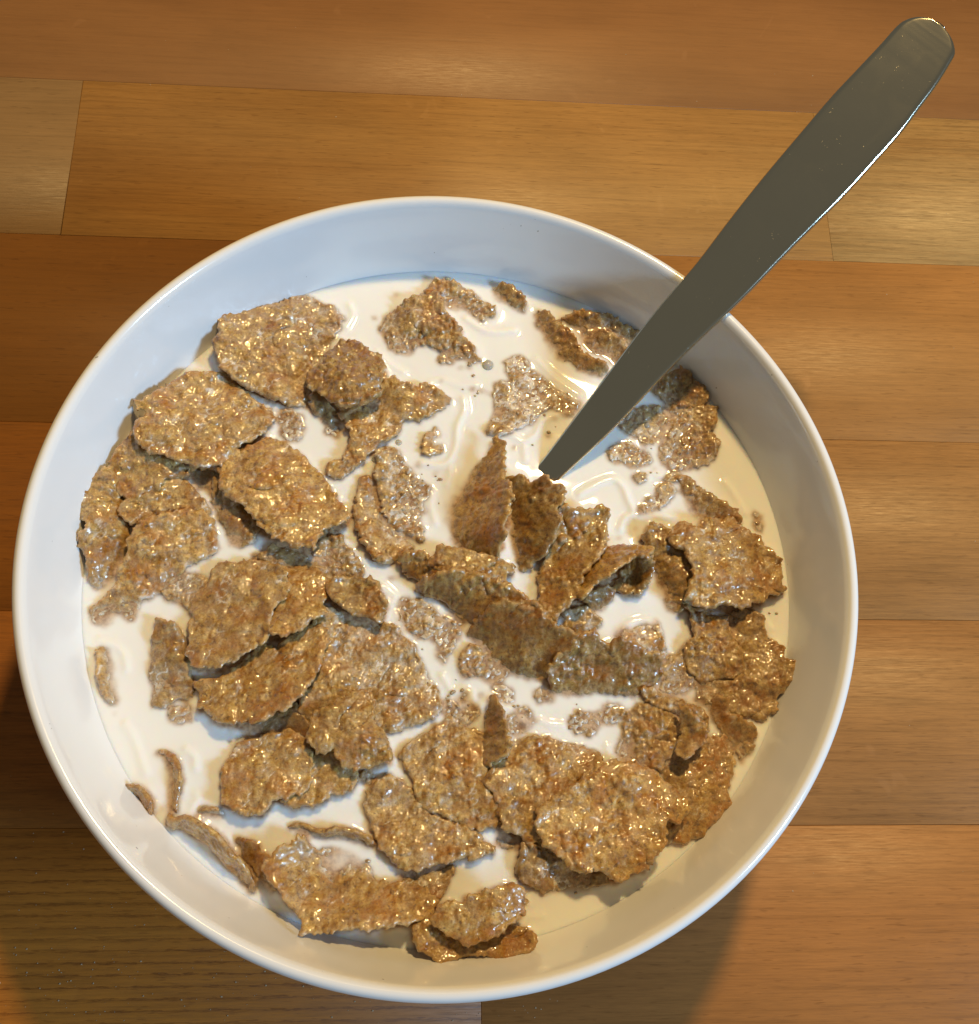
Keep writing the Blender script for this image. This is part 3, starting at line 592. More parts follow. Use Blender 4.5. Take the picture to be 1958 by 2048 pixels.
 ('crescent-shaped flake with its point upward, right of the golden-cornered flake', [(-18.5, 21.8), (-16.8, 22.3), (-15.6, 20.4), (-15.2, 18.1), (-14.1, 15.9), (-13.0, 12.9), (-12.6, 10.2), (-10.5, 9.2), (-7.6, 6.5), (-6.9, 5.8), (-9.0, 4.1), (-10.7, 2.6), (-13.1, 2.2), (-15.2, 3.0), (-16.6, 5.6), (-18.4, 8.5), (-19.2, 11.1), (-19.3, 13.8), (-18.7, 18.2)], [(-17.8, 21.6, 0.7), (-18.3, 14.1, 1.4), (-14.8, 14.5, 0.7), (-16.6, 6.5, 2.0), (-13.1, 2.6, 1.8), (-7.6, 6.3, 0.9), (-12.9, 10.4, 0.6)], 0.05, 0.6, 1.2),
 ('upright leaf-shaped flake with a pointed tip at the centre of the bowl', [(11.4, 30.8), (12.9, 29.4), (13.1, 26.0), (12.7, 22.4), (13.3, 18.7), (14.4, 15.2), (13.5, 11.8), (12.4, 9.0), (12.6, 6.0), (11.9, 4.5), (11.3, 3.1), (9.7, 3.3), (7.0, 4.4), (3.9, 6.0), (1.9, 8.1), (2.2, 10.1), (0.8, 12.1), (1.1, 16.0), (2.2, 17.5), (3.6, 20.3), (5.8, 22.8), (7.9, 25.1), (10.0, 26.8)], [(12.1, 30.0, 4.0), (13.3, 16.8, 8.0), (12.1, 7.5, 8.0), (11.0, 3.6, 4.5), (5.3, 5.5, 0.8), (1.5, 14.0, 0.0), (6.5, 22.9, 0.2), (8.4, 14.7, 3.6)], -0.1, 0.3, 1),
 ('dark standing flake with a pale crinkled top right corner, below the spoon tip', [(13.9, 21.6), (16.6, 21.5), (18.9, 20.1), (22.2, 20.1), (23.9, 18.1), (25.9, 18.1), (25.8, 15.4), (24.1, 13.4), (24.6, 9.5), (23.3, 6.3), (21.7, 3.6), (19.2, 2.4), (17.2, 1.1), (15.6, 5.0), (15.3, 9.8), (14.3, 14.5), (15.0, 18.1)], [(14.3, 21.0, 2.0), (22.9, 18.8, 7.0), (25.6, 17.1, 7.5), (24.7, 10.4, 7.5), (22.1, 4.0, 4.5), (17.6, 1.5, 0.8), (15.3, 10.0, 0.0), (14.7, 15.6, 0.0), (19.3, 11.8, 3.4)], -0.25, 0.3, 1),
 ('squarish wet brown flake right of the dark standing flake', [(25.1, 14.1), (27.9, 13.2), (31.2, 13.4), (33.3, 13.5), (35.1, 14.3), (36.2, 13.6), (35.4, 11.0), (35.2, 6.6), (34.4, 4.3), (31.7, 0.9), (29.5, -1.6), (28.7, -4.9), (26.6, -7.7), (24.5, -9.7), (23.1, -11.4), (21.8, -10.6), (21.1, -7.0), (21.0, -1.6), (21.8, 2.0), (23.2, 5.5), (23.8, 9.4), (24.1, 12.2)], [(25.8, 13.6, 6.0), (35.6, 13.7, 5.0), (35.0, 6.8, 4.6), (29.6, -1.1, 5.0), (23.2, -10.9, 4.4), (21.3, -3.7, 1.5), (23.3, 5.6, 2.0), (28.8, 7.8, 3.4)], -0.05, 0.35, 1.1),
 ('outer wall of a curled, cup-like flake opening to the lower right', [(30.8, -1.1), (32.9, 3.5), (35.1, 5.4), (38.2, 5.8), (41.1, 5.4), (44.9, 3.9), (43.2, 1.7), (40.9, 2.0), (38.4, 0.7), (35.6, -1.4), (33.3, -2.9), (31.6, -4.2), (29.1, -6.8), (28.8, -4.8)], [(31.3, -0.6, 3.5), (38.3, 5.8, 3.4), (44.6, 3.9, 6.5), (41.1, 2.2, 8.0), (36.1, -0.9, 8.0), (31.7, -4.0, 6.5)], -0.05, 0.3, 1),
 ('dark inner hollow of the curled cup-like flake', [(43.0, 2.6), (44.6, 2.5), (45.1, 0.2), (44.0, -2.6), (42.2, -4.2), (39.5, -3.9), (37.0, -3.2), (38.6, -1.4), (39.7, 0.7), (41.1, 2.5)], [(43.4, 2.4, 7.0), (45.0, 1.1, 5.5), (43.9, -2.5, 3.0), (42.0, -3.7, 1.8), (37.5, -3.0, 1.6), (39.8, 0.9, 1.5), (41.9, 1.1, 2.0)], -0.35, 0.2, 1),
 ('small grey flap hanging from the curled cup-like flake into milk', [(30.1, -6.3), (32.8, -4.3), (35.3, -3.5), (37.2, -3.6), (35.9, -5.5), (34.6, -7.7), (33.2, -8.2), (31.6, -7.3)], [(31.2, -6.1, 2.5), (36.2, -3.8, 2.5), (33.6, -7.9, 0.3)], -0.35, 0.4, 1),
 ('grey speckled lump in milk just under the curled cup-like flake', [(26.1, -9.0), (28.2, -8.3), (31.3, -8.3), (33.3, -10.0), (32.6, -12.1), (29.8, -13.4), (27.1, -12.4)], [(26.8, -9.2, 0.8), (31.7, -9.9, 0.9), (29.9, -13.0, 0.4)], -0.3, 0.7, 1.4),
 ('torn flap forming the upper left end of the central diagonal pile', [(-9.3, 3.0), (-6.9, 3.7), (-4.2, 3.3), (-1.1, 1.7), (0.9, -0.2), (-0.7, -1.9), (-4.1, -2.1), (-6.8, -1.0), (-8.9, 1.0)], [(-8.6, 2.9, 3.2), (-3.5, 3.1, 4.0), (-0.0, -0.3, 4.5), (-5.5, -1.2, 1.6)], -0.1, 0.3, 1.2),
 ('wrinkled flake with a lip pointing right, top of the central diagonal pile', [(-1.1, 4.5), (2.0, 4.4), (5.1, 3.9), (7.5, 3.0), (10.3, 2.5), (12.0, 1.9), (15.2, 0.9), (14.5, -0.2), (13.1, -0.6), (13.0, -2.8), (10.2, -2.6), (6.7, -2.3), (3.3, -1.8), (-0.1, -1.2), (-2.8, 0.8), (-2.1, 2.5)], [(-0.8, 4.3, 5.0), (6.8, 3.1, 4.4), (14.9, 0.7, 3.2), (12.7, -2.3, 3.5), (3.3, -0.9, 5.6), (-2.4, 1.3, 4.0)], -0.05, 0.3, 1.4),
 ('thick dark flake in the middle of the central diagonal pile', [(-5.6, -3.9), (-4.1, -2.5), (-1.5, -2.3), (1.2, -1.7), (4.2, -1.7), (7.3, -2.7), (9.9, -3.4), (13.0, -4.3), (14.7, -5.3), (17.4, -7.5), (16.8, -8.2), (13.1, -8.6), (10.8, -8.9), (9.2, -10.5), (6.9, -11.2), (4.2, -9.8), (2.2, -8.4), (1.1, -6.3), (-0.6, -5.6), (-3.3, -5.0)], [(-1.5, -2.3, 6.5), (4.9, -1.8, 7.5), (13.0, -4.5, 7.2), (17.1, -7.4, 6.5), (9.4, -8.1, 5.2), (6.6, -10.6, 1.2), (1.5, -6.8, 1.4), (-3.3, -4.7, 1.2), (3.4, -4.8, 4.4)], -0.2, 0.25, 1.3),
 ('largest dark flake of the central diagonal pile, sloping down to the milk', [(6.2, -12.3), (7.4, -11.0), (10.0, -9.0), (12.9, -8.4), (17.2, -8.6), (19.8, -9.6), (20.8, -11.6), (22.1, -13.2), (26.4, -15.1), (28.1, -16.3), (26.6, -18.0), (25.4, -19.4), (22.6, -21.0), (22.5, -22.9), (18.8, -22.8), (15.4, -21.9), (13.3, -19.9), (9.7, -17.1), (7.0, -15.0), (5.6, -13.4)], [(10.0, -8.9, 6.5), (17.2, -8.7, 8.5), (21.8, -12.7, 8.5), (27.9, -16.2, 7.5), (25.4, -19.4, 5.0), (22.2, -22.5, 0.8), (15.4, -21.5, 0.6), (7.7, -15.0, 0.5), (6.2, -12.2, 2.0), (15.1, -14.6, 4.8)], -0.2, 0.25, 1.1),
 ('ragged grey-brown flake at the lower right end of the central diagonal pile', [(22.2, -21.3), (24.1, -19.6), (25.6, -17.8), (27.2, -16.6), (29.8, -15.2), (30.8, -14.7), (32.7, -16.5), (34.8, -17.7), (36.6, -16.3), (39.3, -16.6), (40.8, -17.7), (43.7, -18.8), (46.0, -19.4), (45.9, -21.7), (44.7, -24.2), (40.9, -26.2), (37.1, -25.9), (32.7, -25.6), (28.6, -26.2), (25.9, -26.3), (23.1, -25.1), (22.3, -23.4)], [(22.6, -21.5, 4.0), (27.3, -16.5, 7.5), (30.9, -14.9, 8.5), (36.7, -16.5, 7.5), (43.8, -18.8, 5.5), (46.0, -21.1, 2.6), (40.9, -25.8, 0.8), (32.7, -25.4, 0.8), (24.6, -25.7, 0.8), (32.4, -20.4, 4.0)], -0.2, 0.3, 1.2),
 ('pinkish film-covered flake behind the ragged grey-brown flake', [(37.8, -13.7), (39.6, -12.3), (41.6, -13.0), (43.8, -11.5), (46.0, -10.8), (46.8, -13.3), (47.2, -17.6), (46.1, -19.3), (43.0, -18.7), (41.4, -16.2), (39.4, -15.1)], [(38.6, -13.6, 0.2), (44.6, -11.8, 0.4), (47.1, -16.8, 0.6), (42.2, -16.1, 0.5)], 0.05, 0.9, 1.2),
 ('bumpy flake almost sunk in the milk channel at the centre', [(-9.1, -6.8), (-7.4, -6.0), (-5.4, -7.1), (-2.6, -8.4), (-1.2, -10.2), (1.2, -10.2), (3.6, -11.6), (3.2, -13.3), (2.2, -14.7), (1.2, -17.5), (-0.2, -18.9), (-0.9, -15.8), (-1.6, -13.3), (-5.3, -13.7), (-7.0, -12.4), (-8.7, -10.3)], [(-8.1, -6.6, 0.4), (-2.6, -9.4, 0.3), (2.9, -11.8, 0.3), (0.2, -17.7, 0.2), (-6.7, -11.5, 0.3)], 0, 0.8, 1.8),
 ('speckled sunk flake at the foot of the largest dark flake', [(4.5, -18.3), (6.2, -16.6), (7.9, -17.6), (10.3, -17.9), (12.3, -19.2), (13.4, -21.9), (11.3, -23.4), (10.0, -22.9), (6.9, -21.9), (4.2, -22.1)], [(5.6, -17.5, 0.9), (12.4, -20.1, 0.4), (9.7, -22.8, 0.2), (4.9, -21.5, 0.4)], -0.05, 0.7, 1.4),
 ('sunk piece under a curl of milk highlights above the bottom centre flakes', [(0.2, -28.3), (2.2, -27.7), (6.2, -28.7), (7.2, -30.0), (5.5, -31.7), (3.5, -32.7), (1.2, -31.4)], [(0.9, -28.6, 0.1), (5.6, -29.6, 0.3), (2.9, -32.0, 0.5)], 0, 0.85, 1.4),
 ('small sunk fragment in the milk channel right of the bottom centre flakes', [(12.9, -31.3), (15.2, -31.7), (15.9, -29.7), (17.9, -30.0), (18.5, -32.0), (17.5, -33.3), (14.5, -34.3), (13.3, -33.3)], [(15.9, -31.9, 0.2)], 0, 0.9, 1.5),
 ('tiny sunk fragment in the blue-shaded milk under the diagonal pile', [(19.9, -25.8), (21.4, -25.3), (22.7, -25.9), (22.7, -27.1), (20.3, -27.5)], [(21.4, -26.2, 0.3)], -0.2, 0.7, 1.3),
 ('tiny sunk fragment at the centre of the milk channel', [(11.1, -25.3), (12.3, -25.1), (14.1, -25.8), (13.9, -27.2), (11.9, -27.5)], [(12.6, -26.2, 0.3)], 0, 0.8, 1.3),
 ('large smooth tan flake left of centre, its lower edge lifted', [(-48.7, -0.2), (-47.8, 1.1), (-44.7, 1.1), (-41.4, 1.6), (-38.0, 1.4), (-35.5, 0.4), (-33.7, -1.5), (-32.8, -4.5), (-33.7, -6.7), (-35.5, -8.5), (-36.4, -11.0), (-35.8, -13.2), (-36.9, -16.3), (-39.4, -18.0), (-41.9, -19.6), (-45.1, -21.2), (-48.3, -21.8), (-51.0, -21.4), (-52.6, -19.0), (-52.1, -16.9), (-52.5, -13.3), (-52.6, -10.4), (-53.3, -7.4), (-51.8, -5.6), (-49.5, -3.6)], [(-47.8, 0.3, 1.8), (-39.8, 1.4, 2.0), (-33.3, -2.8, 3.4), (-36.2, -13.7, 5.0), (-41.4, -19.2, 5.0), (-49.4, -21.3, 4.0), (-52.7, -13.2, 2.2), (-51.8, -5.8, 0.8), (-44.0, -9.7, 2.6)], 0.1, 0.55, 0.6),
 ('small sunk lump of crumbs at the left edge of the large smooth tan flake', [(-59.2, -4.8), (-56.5, -1.7), (-53.2, -1.1), (-51.0, -2.7), (-52.8, -5.9), (-53.3, -8.6), (-55.4, -6.6), (-58.1, -5.9)], [(-58.3, -4.7, 0.3), (-53.2, -1.8, 0.5), (-54.1, -7.8, 0.3)], 0.05, 0.7, 1.4),
 ('glossy amber flake overlapping the right side of the large smooth tan flake', [(-35.0, 0.5), (-32.9, 0.1), (-29.5, 0.5), (-26.8, -0.6), (-24.6, -2.5), (-25.1, -5.2), (-25.6, -8.2), (-24.9, -9.7), (-27.4, -11.7), (-29.9, -13.9), (-32.4, -15.2), (-35.0, -15.0), (-36.2, -13.5), (-35.8, -10.1), (-35.0, -7.9), (-33.2, -4.9), (-33.5, -1.4)], [(-33.6, -0.1, 1.5), (-26.1, -1.2, 1.8), (-25.0, -8.4, 3.6), (-32.5, -14.5, 5.6), (-35.6, -12.9, 4.6), (-30.4, -7.0, 3.4)], 0, 0.3, 0.7),
 ('dull flake in shade above the glossy amber flake', [(-41.0, 3.2), (-36.7, 5.3), (-33.9, 5.0), (-31.1, 3.6), (-28.3, 1.8), (-25.5, 0.3), (-26.1, -1.4), (-29.5, -0.4), (-33.3, -0.4), (-36.4, 0.7)], [(-40.0, 3.3, 0.6), (-33.3, 4.8, 0.9), (-26.2, -0.2, 1.0)], -0.2, 0.5, 1.1),
 ('dark upturned flake right of the glossy amber flake', [(-24.7, -4.0), (-22.5, -2.0), (-19.1, -1.8), (-17.0, -2.6), (-15.3, -2.4), (-13.6, -4.2), (-13.5, -6.2), (-12.5, -7.7), (-12.8, -9.8), (-13.4, -11.4), (-14.7, -11.2), (-16.8, -10.2), (-19.8, -9.4), (-22.2, -8.0), (-23.9, -6.2)], [(-23.7, -4.1, 3.4), (-19.1, -2.0, 2.5), (-14.3, -3.4, 3.6), (-13.1, -10.3, 3.4), (-20.2, -8.1, 4.0), (-17.7, -5.5, 2.2)], -0.25, 0.35, 1),
 ('grey-blue wet fragment above the dark upturned flake', [(-28.1, 7.3), (-27.5, 9.1), (-25.0, 9.1), (-22.9, 7.7), (-23.2, 5.9), (-21.1, 4.9), (-19.6, 2.7), (-17.8, 0.2), (-19.2, -1.6), (-21.2, -1.2), (-23.3, -0.1), (-25.1, 1.7), (-27.6, 4.1)], [(-27.1, 8.2, 0.9), (-22.8, 4.3, 0.6), (-19.2, -0.0, 0.7), (-27.0, 4.3, 0.5)], -0.25, 0.7, 1.4),
 ('very large flat flake with milk veins, left of the central milk channel', [(-25.6, -9.1), (-23.0, -8.9), (-20.6, -10.6), (-17.5, -11.2), (-13.8, -11.9), (-10.4, -12.3), (-8.7, -14.7), (-6.6, -16.0), (-5.6, -18.4), (-3.9, -21.4), (-2.5, -24.2), (-1.2, -26.9), (-0.7, -29.2), (-1.5, -30.6), (-3.4, -31.9), (-6.4, -32.9), (-9.0, -33.6), (-10.9, -34.2), (-13.2, -33.6), (-16.9, -32.3), (-22.6, -33.4), (-26.5, -32.8), (-29.2, -30.2), (-29.3, -27.9), (-27.5, -25.6), (-26.4, -21.5), (-27.9, -16.4), (-27.5, -12.3)], [(-25.3, -9.3, 1.6), (-13.4, -12.1, 1.0), (-3.9, -21.3, 0.8), (-1.1, -29.1, 1.1), (-9.7, -33.5, 1.4), (-27.2, -32.4, 2.2), (-28.7, -28.5, 2.4), (-16.6, -21.1, 0.9), (-26.7, -16.3, 1.8), (-15.1, -12.4, 0.6)], 0.05, 0.65, 1.1),
 ('lobed flake perched on the lower edge of the very large flat flake', [(-26.9, -33.9), (-25.8, -31.2), (-22.6, -29.9), (-20.1, -28.2), (-17.0, -26.4), (-15.0, -27.1), (-14.3, -29.5), (-14.5, -32.6), (-13.8, -34.2), (-13.1, -34.8), (-11.5, -36.7), (-10.5, -38.9), (-10.8, -40.5), (-14.3, -41.4), (-17.4, -42.4), (-20.0, -41.2), (-21.3, -40.0), (-21.6, -38.1), (-22.9, -38.7), (-25.1, -39.0), (-26.8, -36.8)], [(-26.3, -34.1, 4.8), (-19.5, -28.1, 3.8), (-15.0, -27.7, 3.6), (-13.5, -34.4, 5.0), (-10.8, -39.2, 4.6), (-16.5, -42.0, 4.5), (-24.8, -38.6, 5.2), (-19.2, -34.6, 6.0)], -0.05, 0.4, 1.1),
 ('fan-shaped brown flake below the large smooth tan flake', [(-51.0, -24.3), (-49.1, -24.3), (-44.6, -23.6), (-41.7, -20.5), (-39.8, -18.5), (-37.3, -16.5), (-34.5, -17.6), (-32.0, -15.2), (-28.8, -13.1), (-26.2, -12.4), (-24.1, -14.3), (-24.9, -17.8), (-26.3, -22.4), (-27.4, -25.5), (-29.2, -27.8), (-31.6, -30.2), (-33.5, -30.8), (-36.2, -32.7), (-39.8, -32.8), (-43.6, -32.9), (-47.0, -31.5), (-49.1, -29.5), (-49.8, -26.8)], [(-50.4, -24.9, 2.2), (-41.7, -20.4, 1.5), (-37.3, -16.7, 1.8), (-28.9, -13.0, 2.4), (-24.8, -14.8, 3.0), (-27.5, -25.3, 4.8), (-33.6, -30.7, 5.4), (-40.5, -32.7, 4.6), (-48.6, -29.4, 3.2), (-38.0, -25.0, 3.0)], -0.05, 0.45, 0.9),
 ('pointed triangular flake with its tip up in open milk at the left', [(-59.6, -11.4), (-57.2, -12.3), (-54.8, -14.0), (-54.0, -16.6), (-53.2, -19.2), (-52.4, -21.8), (-52.9, -23.5), (-51.2, -24.8), (-51.7, -26.4), (-52.6, -27.4), (-54.9, -27.4), (-56.7, -28.7), (-59.3, -28.7), (-58.8, -26.4), (-60.0, -24.1), (-60.1, -19.7), (-60.0, -15.8)], [(-59.4, -11.8, 2.0), (-54.5, -15.2, 2.0), (-52.8, -21.1, 1.2), (-60.2, -19.6, 0.6), (-59.1, -28.2, 0.5), (-52.5, -26.3, 0.8), (-56.8, -19.2, 1.6)], -0.15, 0.5, 1),
 ('tiny amber square crumb below the pointed triangular flake', [(-55.5, -30.0), (-53.8, -29.6), (-52.2, -29.0), (-51.4, -29.6), (-51.7, -31.9), (-53.9, -32.4), (-55.0, -31.9)], [(-53.4, -30.7, 0.4)], 0.1, 0.5, 1),
 ('slim spindle-shaped flake alone beside the left bowl wall', [(-70.9, -18.2), (-70.5, -17.2), (-69.5, -18.6), (-68.6, -20.9), (-67.7, -23.6), (-67.3, -26.3), (-66.6, -28.6), (-67.9, -28.1), (-69.2, -26.6), (-70.2, -24.0), (-70.7, -21.0)], [(-70.5, -17.6, 0.4), (-69.2, -23.1, 0.7), (-67.2, -27.9, 0.3)], 0.1, 0.6, 1.2),
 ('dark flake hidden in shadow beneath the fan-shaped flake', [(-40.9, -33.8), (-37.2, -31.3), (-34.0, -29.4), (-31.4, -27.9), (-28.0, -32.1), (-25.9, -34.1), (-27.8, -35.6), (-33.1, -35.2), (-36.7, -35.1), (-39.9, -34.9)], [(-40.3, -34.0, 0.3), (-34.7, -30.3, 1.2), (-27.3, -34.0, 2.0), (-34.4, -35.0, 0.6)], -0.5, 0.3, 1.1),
 ('round tan flake floating at the lower left with milk drops on it', [(-43.9, -42.2), (-42.5, -39.7), (-40.9, -36.7), (-38.3, -36.1), (-35.2, -35.2), (-31.4, -34.5), (-28.7, -35.5), (-27.3, -37.5), (-26.5, -39.8), (-26.7, -43.0), (-27.2, -45.6), (-28.7, -46.8), (-31.7, -47.7), (-33.9, -48.3), (-34.7, -49.9), (-36.8, -51.0), (-39.7, -50.5), (-41.6, -49.2), (-43.3, -48.6), (-43.7, -45.4)], [(-43.6, -42.8, 1.8), (-38.4, -36.0, 1.2), (-28.7, -35.8, 1.8), (-26.8, -41.6, 2.6), (-33.0, -48.0, 3.4), (-39.1, -50.7, 3.5), (-43.1, -48.2, 2.8), (-35.4, -42.2, 2.3)], 0.1, 0.6, 1),
 ('ragged flake joined to the right side of the round tan flake', [(-26.6, -39.7), (-24.7, -38.4), (-22.8, -38.0), (-20.8, -40.3), (-17.9, -42.2), (-17.5, -44.1), (-18.7, -45.7), (-21.5, -46.7), (-23.7, -47.3), (-25.5, -48.9), (-29.9, -49.2), (-32.1, -48.5), (-31.2, -47.3), (-27.2, -46.1), (-26.7, -42.9)], [(-26.0, -39.0, 1.6), (-18.2, -42.8, 1.6), (-22.2, -46.6, 2.2), (-29.3, -49.0, 2.4)], 0, 0.5, 1.2),
 ('tiny grey crumb right of the ragged flake at the lower left', [(-16.9, -42.4), (-15.0, -42.1), (-14.0, -43.0), (-14.6, -44.1), (-16.6, -44.0)], [(-15.6, -43.0, 0.5)], -0.3, 0.6, 1.2),
 ('short brown flake wedged between the curled strip and the big folded flake', [(-40.0, -55.4), (-38.3, -56.1), (-35.7, -57.6), (-33.7, -59.7), (-33.3, -61.2), (-32.0, -63.8), (-33.2, -65.3), (-35.2, -62.9), (-36.8, -61.1), (-38.9, -58.1)], [(-39.7, -55.7, 1.0), (-34.4, -59.4, 2.0), (-33.0, -64.7, 0.8), (-37.9, -59.6, 0.8)], -0.15, 0.35, 1),
 ('big folded flake at the lower left holding a pool of milk', [(-34.5, -61.1), (-32.3, -58.4), (-30.2, -57.2), (-28.1, -55.7), (-26.7, -55.9), (-26.4, -57.9), (-21.8, -57.4), (-17.7, -58.5), (-14.8, -60.9), (-13.8, -63.4), (-10.6, -64.0), (-6.0, -64.4), (-3.2, -65.3), (-1.5, -67.4), (-2.2, -70.0), (-5.6, -70.8), (-9.8, -71.7), (-16.4, -71.9), (-22.4, -72.4), (-26.3, -72.9), (-26.4, -70.4), (-28.3, -68.4), (-30.3, -66.0), (-32.2, -63.7)], [(-34.0, -61.0, 5.0), (-27.9, -56.0, 4.0), (-26.4, -58.2, 1.3), (-21.8, -57.8, 0.3), (-15.1, -61.2, 0.3), (-21.7, -62.4, 0.3), (-16.8, -66.0, 2.2), (-28.8, -66.0, 5.0), (-26.0, -72.6, 6.0), (-16.5, -71.7, 6.5), (-5.9, -70.6, 5.0), (-1.9, -67.4, 3.0), (-10.6, -64.3, 2.0)], 0.05, 0.5, 0.9),
 ('small lumpy flake behind the right end of the big folded flake', [(-8.5, -61.9), (-5.6, -61.5), (-1.4, -62.4), (2.0, -60.8), (1.1, -63.6), (-0.1, -66.0), (-1.8, -66.9), (-6.4, -65.5)], [(-7.7, -62.3, 0.6), (1.2, -61.9, 0.8), (-1.8, -66.3, 1.4), (-5.5, -65.1, 1.4)], -0.05, 0.6, 1.2),
 ('triangular amber flake with a pointed right tip at the bottom centre', [(-15.4, -48.4), (-13.9, -45.5), (-11.0, -43.4), (-8.4, -44.7), (-5.3, -47.6), (-2.7, -51.0), (-0.2, -52.2), (3.6, -53.5), (7.0, -55.2), (9.9, -57.7), (7.0, -58.9), (2.8, -59.2), (-1.4, -60.4), (-5.2, -61.2), (-8.5, -60.8), (-10.7, -58.4), (-12.8, -55.5), (-13.7, -53.4), (-12.9, -52.2), (-15.3, -50.5)], [(-14.7, -48.4, 0.9), (-10.1, -43.8, 0.9), (-4.5, -49.2, 0.8), (9.6, -57.6, 2.2), (2.8, -53.9, 1.4), (-5.6, -61.0, 2.4), (-12.9, -54.2, 1.4), (-6.5, -55.1, 2.0)], 0.05, 0.5, 1),
 ('broad glistening flake at the bottom centre, milk running along its lower edge', [(-8.5, -38.7), (-5.9, -36.5), (-1.6, -33.5), (1.9, -32.1), (5.5, -34.4), (8.1, -34.8), (11.6, -35.7), (13.3, -37.5), (12.8, -39.7), (10.6, -41.0), (8.8, -42.3), (8.4, -45.3), (10.5, -48.2), (11.8, -50.3), (11.7, -52.7), (7.9, -53.5), (4.5, -53.1), (0.2, -51.0), (-3.2, -49.7), (-5.4, -47.2), (-5.8, -43.9), (-7.1, -41.7)], [(-7.6, -38.6, 0.9), (2.0, -32.5, 0.7), (11.6, -36.5, 1.2), (10.6, -41.4, 2.2), (11.4, -51.4, 1.8), (3.7, -52.6, 1.4), (-4.9, -47.2, 1.2), (0.6, -41.7, 1.5)], 0.05, 0.5, 1.1),
 ('sharp upright spike of flake rising beside the broad glistening flake', [(9.0, -33.5), (9.4, -30.2), (10.1, -27.9), (11.4, -30.2), (12.5, -33.4), (13.1, -37.3), (12.9, -39.4), (10.9, -40.8), (8.4, -41.4), (8.1, -38.7), (8.3, -35.6)], [(10.2, -28.0, 4.0), (12.8, -33.8, 6.0), (13.0, -38.4, 5.5), (9.0, -33.0, 1.2), (8.9, -40.5, 2.2)], -0.05, 0.35, 1),
 ('wide bumpy flake between the glistening flake and the ridge-topped flake', [(13.8, -37.0), (17.4, -35.6), (20.5, -35.6), (24.9, -36.9), (29.3, -37.8), (31.9, -38.7), (33.1, -40.9), (33.8, -43.1), (31.0, -44.9), (26.5, -46.2), (23.3, -48.7), (20.6, -51.2), (19.7, -54.5), (17.5, -57.0), (15.9, -54.9), (12.9, -54.1), (11.6, -52.0), (11.3, -49.1), (9.6, -46.2), (8.3, -44.5), (9.2, -42.8), (11.4, -41.0), (13.2, -39.7)], [(14.3, -36.9, 0.9), (24.9, -37.1, 1.0), (33.1, -41.3, 1.4), (24.3, -47.4, 3.0), (17.6, -56.5, 3.0), (12.1, -52.8, 3.0), (9.2, -44.5, 3.0), (17.9, -44.0, 2.4)], 0, 0.55, 1.2),
 ('big raised flake with a grey crease across it at the lower right', [(18.7, -50.6), (22.2, -48.5), (25.8, -46.4), (28.5, -44.7), (31.6, -42.6), (34.8, -40.8), (38.7, -41.3), (43.0, -43.0), (45.4, -45.6), (48.1, -48.6), (48.7, -50.7), (47.2, -52.8), (44.2, -52.4), (43.8, -56.5), (41.9, -58.9), (40.0, -61.7), (36.6, -62.5), (34.4, -63.9), (31.6, -62.1), (29.1, -61.2), (27.4, -62.4), (25.4, -61.2), (21.8, -58.4), (19.7, -56.8), (19.0, -54.3)], [(19.6, -51.4, 5.5), (32.1, -42.5, 4.2), (41.8, -42.7, 4.0), (48.4, -50.7, 5.5), (42.0, -58.9, 6.5), (34.6, -63.6, 6.5), (26.7, -62.0, 6.5), (20.6, -57.5, 5.8), (32.6, -50.5, 4.6), (37.0, -46.4, 5.2), (34.1, -56.8, 6.4)], 0.12, 0.5, 1),
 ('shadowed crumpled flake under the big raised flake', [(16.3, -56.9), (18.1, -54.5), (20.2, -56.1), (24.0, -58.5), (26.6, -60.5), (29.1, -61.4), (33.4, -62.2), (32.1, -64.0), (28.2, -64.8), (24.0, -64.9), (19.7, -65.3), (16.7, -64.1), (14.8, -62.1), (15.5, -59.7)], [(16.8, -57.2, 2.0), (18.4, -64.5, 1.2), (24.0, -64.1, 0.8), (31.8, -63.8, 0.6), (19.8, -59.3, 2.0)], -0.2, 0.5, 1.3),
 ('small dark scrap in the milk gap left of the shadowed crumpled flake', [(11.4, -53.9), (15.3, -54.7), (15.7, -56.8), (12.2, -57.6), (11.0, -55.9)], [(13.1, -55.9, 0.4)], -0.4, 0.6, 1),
 ('dark amber flake glistening in milk below the end of the diagonal pile', [(36.2, -37.9), (38.0, -34.3), (38.6, -30.6), (41.4, -28.8), (44.8, -28.6), (47.4, -30.0), (49.2, -32.7), (48.9, -36.1), (46.7, -39.3), (45.3, -41.9), (42.6, -41.5), (40.0, -40.5), (36.5, -39.2)], [(37.0, -37.8, 0.3), (39.3, -30.2, 0.6), (46.2, -29.6, 0.8), (48.8, -34.3, 1.2), (45.4, -41.2, 0.8), (42.4, -35.3, 1.0)], -0.1, 0.35, 1.5),
 ('small upright greyish flake leaning on the dark amber flake', [(49.3, -30.1), (50.7, -30.5), (52.6, -32.7), (54.1, -34.8), (53.2, -36.7), (51.1, -38.6), (49.2, -40.6), (48.0, -39.5), (49.5, -35.7)], [(49.9, -30.3, 5.0), (53.8, -34.7, 5.5), (49.4, -40.2, 5.5), (49.7, -34.6, 3.0)], 0, 0.5, 0.8),
